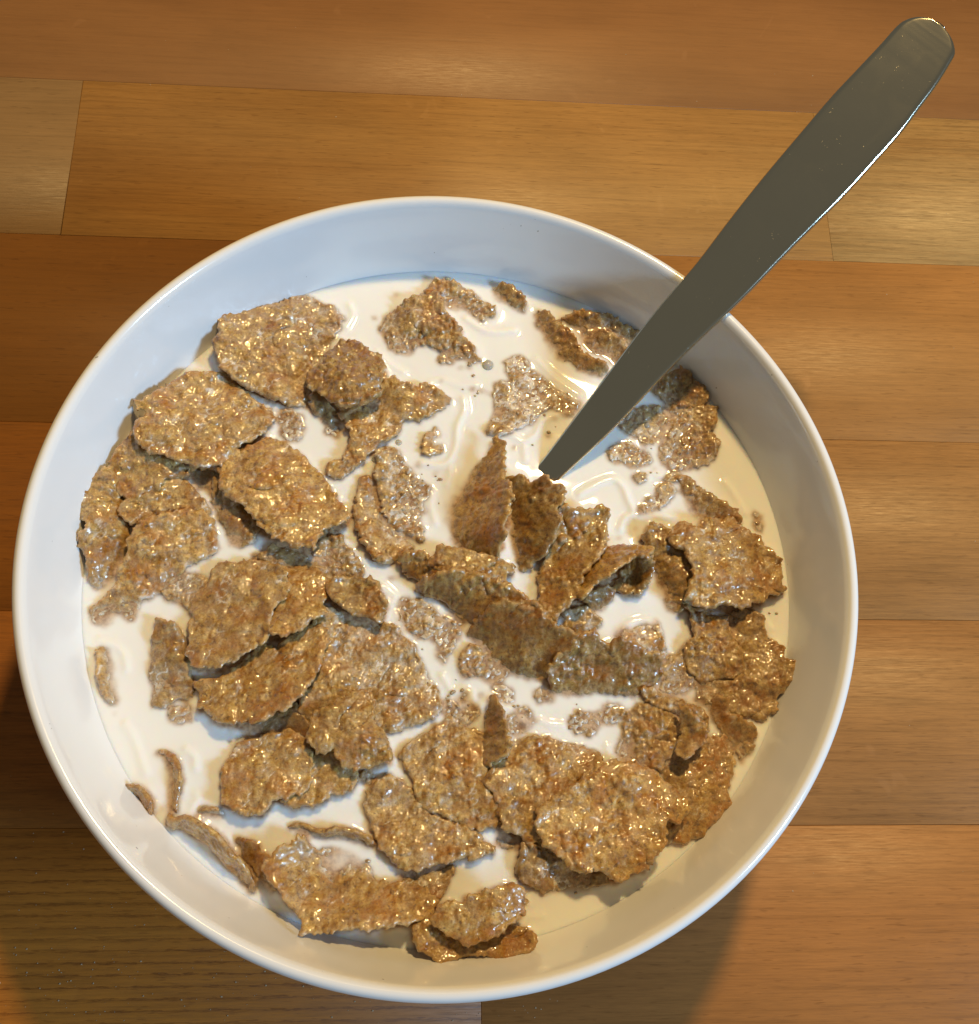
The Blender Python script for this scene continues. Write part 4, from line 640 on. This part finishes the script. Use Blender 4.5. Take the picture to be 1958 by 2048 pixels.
 ('golden flake along the right side of the big raised flake', [(45.5, -42.6), (48.3, -40.4), (51.5, -39.1), (55.4, -36.0), (59.1, -35.5), (60.3, -38.2), (60.4, -41.2), (58.6, -45.6), (58.8, -49.4), (55.8, -51.6), (52.5, -55.3), (48.4, -56.2), (44.4, -56.2), (44.8, -51.2), (47.1, -49.5), (48.1, -46.9)], [(47.0, -42.5, 0.9), (57.4, -35.9, 0.9), (60.2, -40.7, 0.8), (58.5, -49.0, 1.0), (50.3, -55.7, 1.4), (45.9, -55.3, 1.8), (52.7, -46.1, 2.0)], 0, 0.35, 1),
 ('dark flake to the left of the big right-hand flake, half standing', [(44.4, 8.5), (46.2, 11.3), (48.3, 10.9), (50.4, 9.7), (51.6, 7.5), (53.9, 5.2), (54.4, 1.9), (54.3, -0.9), (53.2, -2.9), (52.8, -4.9), (53.1, -7.4), (51.1, -8.3), (49.1, -7.4), (47.9, -3.8), (47.3, -0.3), (46.4, 2.6), (45.8, 5.4)], [(45.2, 8.6, 2.0), (48.4, 10.9, 2.6), (53.7, 5.0, 3.0), (54.0, -1.4, 2.4), (51.2, -7.8, 0.6), (47.8, -1.6, 0.3), (46.5, 3.4, 0.8), (50.6, 0.7, 2.6)], -0.2, 0.35, 1.1),
 ('big tan flake at the right of the bowl with a crinkled lower rim', [(49.4, 7.6), (52.3, 11.2), (55.1, 10.1), (57.5, 9.4), (58.3, 12.4), (61.2, 12.3), (64.7, 13.3), (65.8, 10.6), (67.2, 9.9), (69.7, 8.5), (71.7, 5.9), (74.4, 3.5), (74.5, 0.9), (73.8, -2.1), (74.7, -3.0), (73.5, -4.3), (70.8, -4.6), (67.9, -6.6), (65.5, -7.2), (63.9, -8.2), (60.4, -7.4), (57.5, -8.6), (54.8, -7.9), (52.1, -6.4), (52.7, -4.2), (54.2, -1.4), (53.8, 1.8), (52.6, 4.5), (50.3, 6.0)], [(50.3, 8.2, 4.5), (59.1, 12.0, 3.6), (65.8, 12.0, 3.0), (74.6, 3.3, 2.4), (73.8, -3.8, 2.6), (64.1, -7.8, 5.0), (54.9, -7.7, 5.5), (53.1, -5.2, 5.2), (54.2, 2.0, 5.5), (62.7, 2.4, 4.6)], 0.12, 0.6, 1),
 ('brown flake emerging from milk just above the big right-hand flake', [(53.9, 23.0), (55.6, 23.2), (57.3, 20.9), (60.1, 19.6), (62.8, 16.9), (65.6, 15.4), (66.6, 13.3), (65.8, 10.4), (62.6, 10.5), (58.8, 12.1), (56.1, 15.2), (54.6, 19.7)], [(55.1, 23.1, 1.2), (61.5, 19.0, 2.0), (66.4, 14.2, 1.6), (60.0, 12.9, 0.6), (55.7, 17.6, 0.1)], -0.15, 0.4, 1),
 ('thin crumbly strip in milk, left of the brown flake above the big right-hand one', [(45.2, 16.8), (47.5, 18.3), (50.2, 21.1), (52.0, 20.7), (51.5, 19.2), (48.5, 16.8), (46.2, 15.7), (44.5, 14.9)], [(45.6, 16.6, 0.3), (51.4, 20.5, 0.5)], -0.05, 0.7, 1.4),
 ('large speckled flake flat in milk at the right, below the spoon', [(50.2, 32.3), (51.5, 34.3), (52.1, 37.9), (51.5, 41.2), (53.8, 42.4), (57.5, 42.0), (60.5, 41.2), (63.5, 41.2), (62.8, 37.9), (61.9, 35.1), (63.1, 32.2), (62.5, 29.4), (60.2, 27.5), (57.2, 26.0), (53.5, 25.6), (51.0, 26.4), (50.0, 28.7)], [(52.4, 41.4, 0.6), (63.2, 40.6, 1.2), (62.8, 31.2, 1.1), (55.5, 26.2, 0.3), (50.9, 29.3, 0.2), (56.5, 35.8, 0.6)], -0.05, 0.6, 1.7),
 ('rounded flake with a bubble on it, just under the right edge of the spoon', [(41.2, 36.4), (43.9, 40.2), (47.0, 41.1), (50.3, 40.8), (51.1, 38.6), (50.3, 34.6), (48.3, 32.1), (46.1, 32.3), (43.6, 34.1)], [(42.3, 37.1, 0.5), (50.7, 40.0, 0.8), (47.3, 32.8, 0.5), (46.9, 37.4, 0.2)], -0.05, 0.5, 1),
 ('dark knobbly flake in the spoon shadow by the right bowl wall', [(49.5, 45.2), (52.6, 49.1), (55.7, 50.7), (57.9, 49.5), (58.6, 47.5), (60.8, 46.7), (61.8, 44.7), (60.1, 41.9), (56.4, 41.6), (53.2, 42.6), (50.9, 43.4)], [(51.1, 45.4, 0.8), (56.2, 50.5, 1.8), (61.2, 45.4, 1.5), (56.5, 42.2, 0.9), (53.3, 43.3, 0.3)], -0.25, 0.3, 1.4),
 ('small pinkish crumb cluster right of the spoon tip', [(38.5, 28.4), (38.9, 30.8), (42.0, 32.1), (43.4, 30.5), (46.7, 29.4), (47.0, 27.8), (44.7, 26.8), (41.7, 27.3)], [(40.5, 29.8, 0.3), (45.6, 28.4, 0.2)], 0.05, 0.8, 1.5),
 ('tiny dark crumb between the spoon tip and the big right-hand flake', [(43.4, 24.1), (45.3, 24.6), (45.7, 23.0), (44.4, 22.2), (43.5, 22.5)], [(44.6, 23.8, 0.4)], -0.2, 0.4, 1),
 ('tiny amber sliver below the large speckled flake', [(50.0, 23.1), (51.9, 24.3), (53.8, 24.7), (53.3, 23.3), (51.0, 22.3)], [(52.0, 23.7, 0.4)], -0.1, 0.4, 1),
 ('rough flake below the big right-hand flake with a drip of milk on it', [(53.3, -7.5), (55.8, -7.4), (57.8, -9.2), (61.0, -9.8), (61.5, -12.0), (62.9, -15.2), (64.0, -18.4), (64.2, -20.4), (62.7, -22.2), (58.5, -22.8), (55.4, -23.8), (53.4, -22.2), (52.1, -19.5), (51.9, -17.4), (53.0, -15.4), (54.5, -14.0), (54.4, -11.1)], [(54.4, -8.4, 1.6), (61.1, -10.4, 1.2), (64.1, -19.6, 1.5), (55.5, -23.1, 1.0), (52.7, -18.3, 1.5), (58.6, -16.3, 2.0)], 0, 0.55, 1.4),
 ('long brown flake at the far right touching the bowl wall', [(61.8, -9.0), (65.0, -8.0), (67.8, -8.4), (69.7, -9.9), (69.2, -12.0), (70.4, -14.5), (72.9, -15.9), (72.9, -18.8), (74.8, -19.6), (74.5, -22.0), (73.3, -24.4), (71.1, -26.7), (69.9, -30.0), (67.7, -31.5), (64.7, -30.7), (61.4, -29.6), (59.1, -28.9), (56.5, -27.9), (54.2, -27.2), (54.4, -24.4), (56.9, -23.4), (59.9, -24.1), (64.0, -22.5), (64.3, -20.4), (64.0, -17.5), (62.9, -13.9), (61.7, -11.5)], [(62.6, -9.6, 1.0), (69.2, -9.7, 1.6), (73.0, -16.5, 2.0), (74.7, -20.5, 2.6), (70.1, -29.6, 1.4), (63.2, -29.9, 1.2), (54.8, -25.7, 0.4), (64.0, -15.9, 0.6), (67.9, -21.8, 2.0)], -0.1, 0.4, 1.2),
 ('bent finger-shaped flake below the long far right flake', [(57.7, -27.4), (59.5, -27.9), (60.1, -30.5), (61.3, -31.8), (64.7, -33.1), (65.3, -34.7), (64.8, -37.3), (62.7, -39.9), (61.5, -38.2), (61.0, -35.9), (58.8, -34.2), (57.6, -31.6), (56.8, -29.2)], [(59.3, -28.1, 2.2), (57.8, -29.2, 1.0), (61.1, -31.7, 1.9), (65.2, -34.3, 1.4), (62.9, -39.2, 0.6), (59.2, -34.2, 0.6)], -0.15, 0.4, 1.1),
 ('small tan flake filling the gap left of the rough drip-marked flake', [(45.6, -22.1), (48.5, -19.0), (51.4, -16.6), (52.6, -19.7), (53.1, -22.4), (52.3, -24.8), (49.2, -25.8), (46.5, -24.8)], [(46.7, -22.0, 0.6), (51.5, -17.2, 1.0), (52.9, -23.0, 0.7), (48.6, -25.4, 0.3)], 0.05, 0.55, 1.2),
 ('mushy strip of flake under milk above the dark amber flake', [(42.8, -25.7), (46.6, -24.6), (49.9, -27.0), (53.3, -28.0), (55.0, -31.4), (54.5, -33.4), (51.9, -31.4), (49.3, -29.7), (45.3, -28.4), (43.3, -27.4)], [(44.5, -25.7, 0.3), (53.1, -29.1, 0.6), (49.8, -27.7, 0.3)], -0.05, 0.75, 1.4),
 ('pair of tiny dark crumbs by the milk edge at the right', [(70.4, 15.4), (71.5, 15.2), (71.8, 14.1), (72.0, 12.0), (70.9, 11.0), (70.5, 12.5), (70.5, 14.0)], [(71.2, 13.9, 0.2)], -0.2, 0.6, 1),
 ('small speckled fragment in milk right of the centre channel', [(27.0, -32.3), (29.1, -30.6), (31.1, -30.9), (32.1, -32.6), (31.0, -34.0), (28.3, -34.1)], [(29.5, -32.5, 0.3)], -0.1, 0.8, 1.5),
 ('blurry sunk shred beside the dark amber flake', [(33.2, -30.3), (35.0, -28.9), (37.0, -29.2), (38.3, -30.2), (36.5, -31.6), (34.1, -31.9)], [(36.0, -30.2, 0.2)], -0.1, 0.8, 1.4),
 ('upper flake of the bottom pair, tilted over the other', [(-1.9, -70.7), (-0.4, -68.5), (3.3, -68.1), (6.1, -66.6), (10.6, -65.5), (13.9, -64.8), (15.1, -65.5), (15.6, -67.8), (15.1, -69.7), (12.6, -71.6), (10.1, -73.5), (6.5, -74.6), (4.1, -74.9), (1.7, -73.4), (-1.1, -72.2)], [(-1.1, -70.7, 8.0), (6.1, -67.0, 8.5), (14.8, -65.5, 8.0), (15.2, -69.3, 7.0), (4.9, -74.7, 7.5), (8.1, -69.7, 9.5)], 0.05, 0.3, 1),
 ('lower flake of the bottom pair, on the bowl wall at the very bottom', [(-5.5, -72.2), (-3.5, -70.7), (-0.2, -70.3), (6.8, -71.5), (10.8, -72.3), (14.1, -72.4), (16.8, -73.2), (17.6, -74.7), (16.3, -76.2), (13.8, -76.9), (10.6, -78.0), (8.3, -76.9), (6.7, -76.5), (4.2, -77.2), (-0.2, -78.1), (-2.2, -77.1), (-4.6, -75.6)], [(-4.7, -72.6, 4.5), (2.7, -71.5, 3.5), (17.2, -74.3, 6.0), (10.7, -77.6, 6.0), (-0.2, -77.9, 5.5), (6.8, -74.2, 4.2)], 0.1, 0.25, 1)]
BITS = [(6.6, 45.0, 0.48, 'bran crumb above the pale film-covered flake, left one of a touching pair'), (8.5, 44.7, 0.54, 'bran crumb above the pale film-covered flake, right one of a touching pair'), (4.0, 50.6, 0.42, 'sunk crumb just left of the round bubble, left of two'), (5.9, 50.7, 0.48, 'sunk crumb just under the round bubble, right of two'), (24.1, 33.6, 0.54, 'blurred sunk crumb against the left edge of the spoon near its tip'), (16.1, 30.4, 0.38, 'sunk crumb between the pointed tip of the upright leaf-shaped flake and the spoon'), (-11.6, 69.7, 0.35, 'faint crumb near the top milk edge, left of the arched flake'), (-16.4, 63.2, 0.38, 'faint crumb between the big upper left flake and the large peaked flake'), (-0.8, 46.9, 0.29, 'tiny crumb right of the Y-shaped flake and left of the film-covered flake'), (-5.7, 25.4, 0.48, "crumb just right of the milk-speckled flake's top"), (-1.8, 23.6, 0.29, 'small crumb in milk left of the upright leaf-shaped flake'), (25.5, 38.1, 0.35, 'dark crumb touching the left edge of the spoon above its tip'), (13.8, 25.4, 0.19, "speck of bran just right of the upright leaf-shaped flake's tip"), (-11.3, -1.1, 0.48, 'bran crumb under the torn flap of the central pile, left of two'), (-9.9, -1.1, 0.42, 'bran crumb under the torn flap of the central pile, right of two'), (-18.4, 0.4, 0.29, 'small crumb at the lower edge of the grey-blue wet fragment'), (-12.3, -5.1, 0.26, 'tiny crumb right of the dark upturned flake'), (8.1, -26.7, 0.38, 'crumb in the milk channel, right one of two above the upright spike'), (4.6, -26.5, 0.54, 'crumb ringed by milk highlights in the channel above the upright spike'), (13.4, -21.0, 0.29, 'tiny crumb at the foot of the largest dark pile flake'), (29.8, -30.8, 0.42, "crumb in milk between the bottom centre flakes and the diagonal pile's end"), (39.1, 9.0, 0.35, 'crumb in milk above the curled cup-like flake, left of two'), (43.2, 11.2, 0.26, 'faint speck left of the dark half-standing right flake'), (50.5, -14.8, 0.16, 'tiny speck in milk under the small right-hand tan flake'), (-66.8, -30.5, 0.19, 'dark speck at the lower tip of the slim spindle-shaped flake'), (48.5, 25.8, 0.42, 'crumb under the rounded flake below the spoon'), (49.8, 29.0, 0.29, 'crumb at the lower left corner of the large speckled flake'), (10.3, 44.3, 0.26, 'speck beside the pair of crumbs above the film-covered flake'), (26.2, -65.7, 0.3, 'lone dark speck in milk under the shadowed crumpled flake'), (-36.7, -52.4, 0.19, 'lone speck in milk below the round tan flake')]
RIBBONS = [
 ('curved shell-like flake standing in milk at the left, edge upward', [(-57.3, -38.2, 0.4), (-55.1, -38.7, 1.2), (-53.2, -40.4, 1.8), (-52.2, -42.8, 2.2), (-52.1, -45.3, 2.0), (-52.5, -47.4, 1.6), (-52.6, -50.4, 0.8)], (-1, -0.1), 4, 0.1),
 ('short curled strip on the milk line at the lower left wall', [(-64.2, -44.4, 1.2), (-62.3, -45.3, 2.6), (-60.2, -45.5, 3.4), (-58.2, -47.0, 3.4), (-57.3, -48.8, 3.0), (-57.2, -50.8, 1.4)], (-0.4, -0.8), 3, 0.1),
 ('long curled strip with a ridged pale edge arching over the lower left milk', [(-53.8, -50.4, 2.2), (-52.6, -51.9, 3.0), (-49.9, -51.4, 5.0), (-47.2, -52.8, 6.0), (-44.5, -54.3, 6.4), (-42.6, -56.1, 6.4), (-40.7, -58.4, 5.6), (-38.9, -59.8, 4.6), (-37.9, -61.2, 3.6), (-36.7, -63.2, 2.4), (-36.3, -65.3, 1.2)], (-0.5, -0.6), 4.5, 0.1),
 ('tiny amber crescent of flake edge in the milk above the long curled strip', [(-48.9, -50.4, 0.2), (-47.0, -49.5, 0.8), (-45.1, -49.7, 0.8), (-43.3, -50.6, 0.2)], (0, -1), 2.5, 0),
 ('bowed thin flake edge above the big folded flake', [(-30.8, -53.2, 0.3), (-28.0, -52.6, 1.0), (-25.4, -53.7, 1.7), (-23.4, -53.9, 2.2), (-20.3, -53.5, 2.6), (-17.8, -53.9, 2.6), (-15.6, -54.8, 2.2), (-13.2, -56.6, 1.4)], (-0.1, -0.6), 3.5, 0.05)]
BUBBLES = [(0.8, 73.8, 1.15, 'bubble beside the arched flake at the very top of the milk'), (10.2, 51.4, 1.44, 'round bubble in open milk right of the large peaked flake'), (-10.3, 31.0, 0.77, 'small dark bubble just below the Y-shaped flake'), (-15.4, 26.6, 0.86, 'dark bubble left of the milk-speckled flake near the Y-shaped one'), (47.0, 36.6, 0.77, 'tiny bubble on the rounded flake under the spoon'), (-72.6, -2.3, 0.58, 'tiny bubble on the narrow flake at the left bowl wall')]
for k, (label, out, ctrl, tone, film, rel) in enumerate(FLAKES):
    build_flake(label, out, ctrl, tone, film, rel, 100+k*7, GROUP)
for k, (label, path, lean, depth, tone) in enumerate(RIBBONS):
    build_ribbon(label, path, lean, depth, tone, 900+k*5)
rnd = random.Random(3)
for k, (x, y, r, bl_) in enumerate(BITS):
    pts = []
    for a in range(9):
        q = a/9*2*math.pi; rr = r*rnd.uniform(.75, 1.2); pts.append((x+rr*math.cos(q)*1.15, y+rr*math.sin(q)))
    build_flake(bl_, pts, [(x, y, -.12)], -.1, .75, 1.3, 500+k*3, 'tiny bran crumbs in the milk', g=.2, name='bran_crumb', edge=.5, T0=.42)

RIDGES = [([(4.4, 42.3), (4.7, 39.5), (3.1, 35.4), (2.7, 30.6), (1.1, 26.6), (-1.4, 25.5), (-5.0, 26.0)], 0.42), ([(5.2, 63.4), (8.6, 61.0), (12.0, 60.2), (16.6, 60.8)], 0.4), ([(-15.8, 53.8), (-12.7, 50.9), (-9.4, 48.9)], 0.35), ([(21.7, 53.2), (26.1, 48.3), (31.3, 44.3)], 0.3), ([(12.4, 34.8), (15.7, 33.3), (18.3, 32.1), (20.9, 33.8), (23.2, 37.5), (29.6, 39.7)], 0.38), ([(18.3, 32.1), (18.5, 27.7)], 0.3), ([(-2.5, 18.4), (-2.8, 15.7), (-1.9, 11.9)], 0.35), ([(-22.5, 66.4), (-21.7, 63.8), (-23.0, 60.3)], 0.3), ([(1.1, 26.6), (1.5, 23.5), (0.7, 21.1)], 0.3), ([(30.8, 19.4), (34.9, 21.8), (38.6, 23.0), (40.7, 21.1), (41.7, 18.0), (42.6, 15.0), (40.7, 13.4), (39.5, 11.1)], 0.42), ([(42.6, 14.6), (46.9, 14.3), (51.3, 14.0), (54.1, 12.9)], 0.36), ([(64.5, 22.8), (66.2, 20.1), (68.3, 15.4)], 0.36), ([(51.5, 41.5), (51.8, 37.4), (50.8, 34.1), (48.4, 31.6), (46.5, 32.0)], 0.4), ([(46.0, 23.2), (47.6, 24.4), (49.4, 24.1)], 0.3), ([(-3.0, 46.6), (-0.1, 47.1), (3.6, 46.0), (7.4, 46.1)], 0.25), ([(-0.1, -22.6), (1.5, -25.3), (1.9, -27.6), (3.6, -29.0), (5.6, -27.6), (5.6, -25.9), (3.6, -25.6), (1.9, -26.3)], 0.4), ([(7.6, -29.0), (9.6, -27.9), (11.6, -28.4), (14.3, -29.6), (17.6, -32.6)], 0.4), ([(20.6, -31.9), (22.6, -32.6), (24.9, -32.7)], 0.35), ([(-12.6, -3.1), (-10.5, -5.2), (-10.8, -6.6)], 0.35), ([(-10.1, -9.1), (-9.1, -11.6), (-8.0, -14.0)], 0.35), ([(-1.2, -8.3), (-0.5, -10.1), (1.2, -10.8)], 0.3), ([(-23.2, 4.8), (-21.1, 5.2), (-19.7, 3.0), (-19.6, 1.2)], 0.3), ([(37.9, -12.5), (40.5, -10.7), (43.3, -10.0), (46.1, -10.7)], 0.36), ([(34.3, -37.2), (34.5, -39.2)], 0.3), ([(-71.4, -15.3), (-68.4, -16.3), (-66.2, -18.3), (-65.3, -21.3)], 0.34), ([(-64.4, -32.8), (-62.2, -36.0), (-59.4, -42.4)], 0.32), ([(-51.9, -37.9), (-50.2, -39.2), (-49.7, -41.4)], 0.32), ([(-59.1, -3.0), (-56.7, -0.8), (-52.4, 0.3)], 0.3), ([(-38.4, 34.7), (-39.3, 31.9), (-40.7, 30.7)], 0.3), ([(-49.2, -46.7), (-48.8, -47.6), (-49.6, -48.9)], 0.3), ([(17.5, -70.4), (19.7, -70.0)], 0.25), ([(70.3, -9.7), (71.5, -11.5)], 0.3)]
# ------------------------------------------------------------------ milk surface with its meniscus
def milk():
    H = HM.copy()
    ys, xs = np.mgrid[0:NG, 0:NG]; X = HX0+GRID*xs; Y = HX0+GRID*ys; Rr = np.hypot(X, Y)
    def blur(A, n):
        for _ in range(n):
            P_ = np.pad(A, 1, mode='edge')
            A = (P_[1:-1, 1:-1]*4+(P_[:-2, 1:-1]+P_[2:, 1:-1]+P_[1:-1, :-2]+P_[1:-1, 2:])*2+P_[:-2, :-2]+P_[2:, 2:]+P_[:-2, 2:]+P_[2:, :-2])/16
        return A
    Hc = np.maximum(H, -2.0)
    Hs = blur(Hc, 3)
    pin = (Hs > .15)
    pv = np.clip(Hs*.82, .1, .80)
    # thick sheets high above the milk pin it only where they enter it: keep a thin ring
    wall = Rr > RMILK-.25
    pinm = pin | wall
    pv = np.where(wall, .32, pv)
    lam = 1.8; kx = (GRID/lam)**2
    h = np.where(pinm, pv, 0.)
    for _ in range(260):
        P_ = np.pad(h, 1, mode='edge')
        h2 = (P_[:-2, 1:-1]+P_[2:, 1:-1]+P_[1:-1, :-2]+P_[1:-1, 2:])/(4+kx)
        h = np.where(pinm, pv, h2)
    h = blur(h, 2)
    rid = np.zeros_like(h)
    for (path, amp) in RIDGES:
        Q = catmull(path, 8); d2 = np.full(X.shape, 99.)
        for k in range(len(Q)-1):
            a = Q[k]; e = Q[k+1]-a
            x0, x1 = sorted((a[0], a[0]+e[0])); y0, y1 = sorted((a[1], a[1]+e[1]))
            i0 = max(0, int((x0-3-HX0)/GRID)); i1 = min(NG, int((x1+3-HX0)/GRID)+1); j0 = max(0, int((y0-3-HX0)/GRID)); j1 = min(NG, int((y1+3-HX0)/GRID)+1)
            xs_ = X[j0:j1, i0:i1]-a[0]; ys_ = Y[j0:j1, i0:i1]-a[1]
            t = np.clip((xs_*e[0]+ys_*e[1])/(e @ e+1e-9), 0, 1)
            d2[j0:j1, i0:i1] = np.minimum(d2[j0:j1, i0:i1], (xs_-t*e[0])**2+(ys_-t*e[1])**2)
        rid = np.maximum(rid, amp*np.exp(-d2/(2*.62**2)))
    h = h + rid*np.clip(1-h/1.2, .2, 1)
    h = h + .035*vnoise(X/7, Y/7, 5) + .05*vnoise(X/3.6, Y/3.6, 6)*np.clip(1-Rr/70, 0, .6)
    # how much of a flake just under the surface shows through
    depth = np.clip(h-blur(Hc, 1), 0, 9)
    under = np.exp(-depth/.75)*.95
    under = np.where(Hc > -1.9, under, 0)
    under = blur(under, 2)
    ok = Rr < RMILK+.9
    q = ok[:-1, :-1] & ok[1:, :-1] & ok[:-1, 1:] & ok[1:, 1:]
    used = np.zeros_like(ok)
    used[:-1, :-1] |= q; used[1:, :-1] |= q; used[:-1, 1:] |= q; used[1:, 1:] |= q
    h = np.where(Rr > RMILK, np.maximum(h, 0), h)
    idt = np.full((NG, NG), -1); n = used.sum(); idt[used] = np.arange(n)
    V = np.stack([X[used], Y[used], h[used]+ZM], 1)
    F = np.stack([idt[:-1, :-1][q], idt[:-1, 1:][q], idt[1:, 1:][q], idt[1:, :-1][q]], 1)
    o = mesh_obj('milk', V*MM, F, milk_material(), attrs={'under': under[used]})
    tag(o, 'pool of creamy white milk filling the bowl around the flakes', 'milk')
    return X, Y, h
MX, MY, MH = milk()

# specks of bran lying in the milk film around the sunk flakes
def specks():
    rn = random.Random(11); V = []; F = []
    ico = [(0, 0, 1), (.89, 0, .45), (.28, .85, .45), (-.72, .53, .45), (-.72, -.53, .45), (.28, -.85, .45), (.72, .53, -.45), (-.28, .85, -.45), (-.89, 0, -.45), (-.28, -.85, -.45), (.72, -.53, -.45), (0, 0, -1)]
    fi = [(0, 1, 2), (0, 2, 3), (0, 3, 4), (0, 4, 5), (0, 5, 1), (1, 6, 2), (2, 7, 3), (3, 8, 4), (4, 9, 5), (5, 10, 1), (6, 7, 2), (7, 8, 3), (8, 9, 4), (9, 10, 5), (10, 6, 1), (11, 7, 6), (11, 8, 7), (11, 9, 8), (11, 10, 9), (11, 6, 10)]
    for (cx, cy, sx, n) in SPECKS:
        for _ in range((n+1)//2):
            x = cx+rn.gauss(0, sx); y = cy+rn.gauss(0, sx)
            if math.hypot(x, y) > RMILK-2: continue
            i = int((x-HX0)/GRID); j = int((y-HX0)/GRID); z = MH[j, i]
            if HM[j, i] > z-.1 and rn.random() < .7: continue
            s = rn.choice((.16, .2, .26, .34, .45)); k = len(V); a = rn.uniform(0, 6)
            for p in ico:
                q = s*rn.uniform(.7, 1.25)
                V.append((x+q*(p[0]*math.cos(a)-p[1]*math.sin(a))*1.3, y+q*(p[0]*math.sin(a)+p[1]*math.cos(a)), ZM+z+s*.12+q*p[2]*.6))
            F += [(k+a_, k+b_, k+c_) for a_, b_, c_ in fi]
    V = np.array(V)
    o = mesh_obj('bran_specks', V*MM, F, MAT_FLAKE, attrs={'film': np.full(len(V), .55), 'relief': np.zeros(len(V)), 'edge': np.zeros(len(V))}); o['tone'] = -.15
    tag(o, 'scattered fine bran specks floating on the milk between the flakes', 'bran specks', kind='stuff')
SPECKS = [(3.6, -27.5, 1.92, 22), (-3.9, -10.7, 2.88, 26), (15.3, -31.5, 2.24, 18), (55.1, 34.8, 3.52, 30), (47.7, 25.4, 1.92, 12), (42.0, 29.6, 1.6, 8), (6.6, 44.6, 1.28, 8), (16.6, 42.0, 3.52, 24), (26.0, 42.3, 2.24, 16), (-7.1, 19.6, 3.2, 22), (22.0, 34.0, 1.92, 8), (-66.8, -7.2, 1.6, 12), (-56.4, -4.2, 1.92, 10), (8.7, -20.4, 1.92, 14), (43.8, -15.2, 1.92, 10), (29.2, -31.8, 1.92, 12), (71.2, 13.6, 0.64, 5), (-10.1, 67.5, 1.92, 5), (-20.7, 1.3, 2.24, 14), (1.9, -30.6, 2.24, 16), (37.1, -30.1, 1.6, 10), (-20.2, -61.2, 2.56, 8), (-34.5, 35.0, 1.12, 8), (5.5, 50.4, 0.96, 5), (72.0, -7.8, 3.2, 6), (-1.8, 23.6, 1.6, 6), (25.8, -65.3, 2.13, 5), (51.7, 23.9, 1.6, 6)]
specks()

# ------------------------------------------------------------------ bubbles
def bubble_mat():
    m, nt, b = new_mat('milk_bubble_skin')
    b.inputs['Base Color'].default_value = (.62, .60, .52, 1); b.inputs['Roughness'].default_value = .04
    b.inputs['IOR'].default_value = 1.34; b.inputs['Transmission Weight'].default_value = .55
    b.inputs['Subsurface Weight'].default_value = 0.
    return m
BM = bubble_mat()
for (x, y, r, label) in BUBBLES:
    i = int((x-HX0)/GRID); j = int((y-HX0)/GRID); z = MH[min(max(j, 0), NG-1), min(max(i, 0), NG-1)]
    V = []; F = []; na, nb_ = 28, 12
    for b_ in range(nb_+1):
        e = b_/nb_*math.pi/2*1.15
        for a in range(na):
            t = a/na*2*math.pi; V.append((x+r*math.sin(e)*math.cos(t), y+r*math.sin(e)*math.sin(t), ZM+z-.25*r+r*.85*math.cos(e)))
    for b_ in range(nb_):
        for a in range(na):
            a2 = (a+1) % na; F.append((b_*na+a, (b_+1)*na+a, (b_+1)*na+a2, b_*na+a2))
    V = np.array(V)
    o = mesh_obj('milk_bubble', V*MM, F, BM, tuple(V.mean(0)*MM)); tag(o, label, 'bubble', 'air bubbles on the milk')
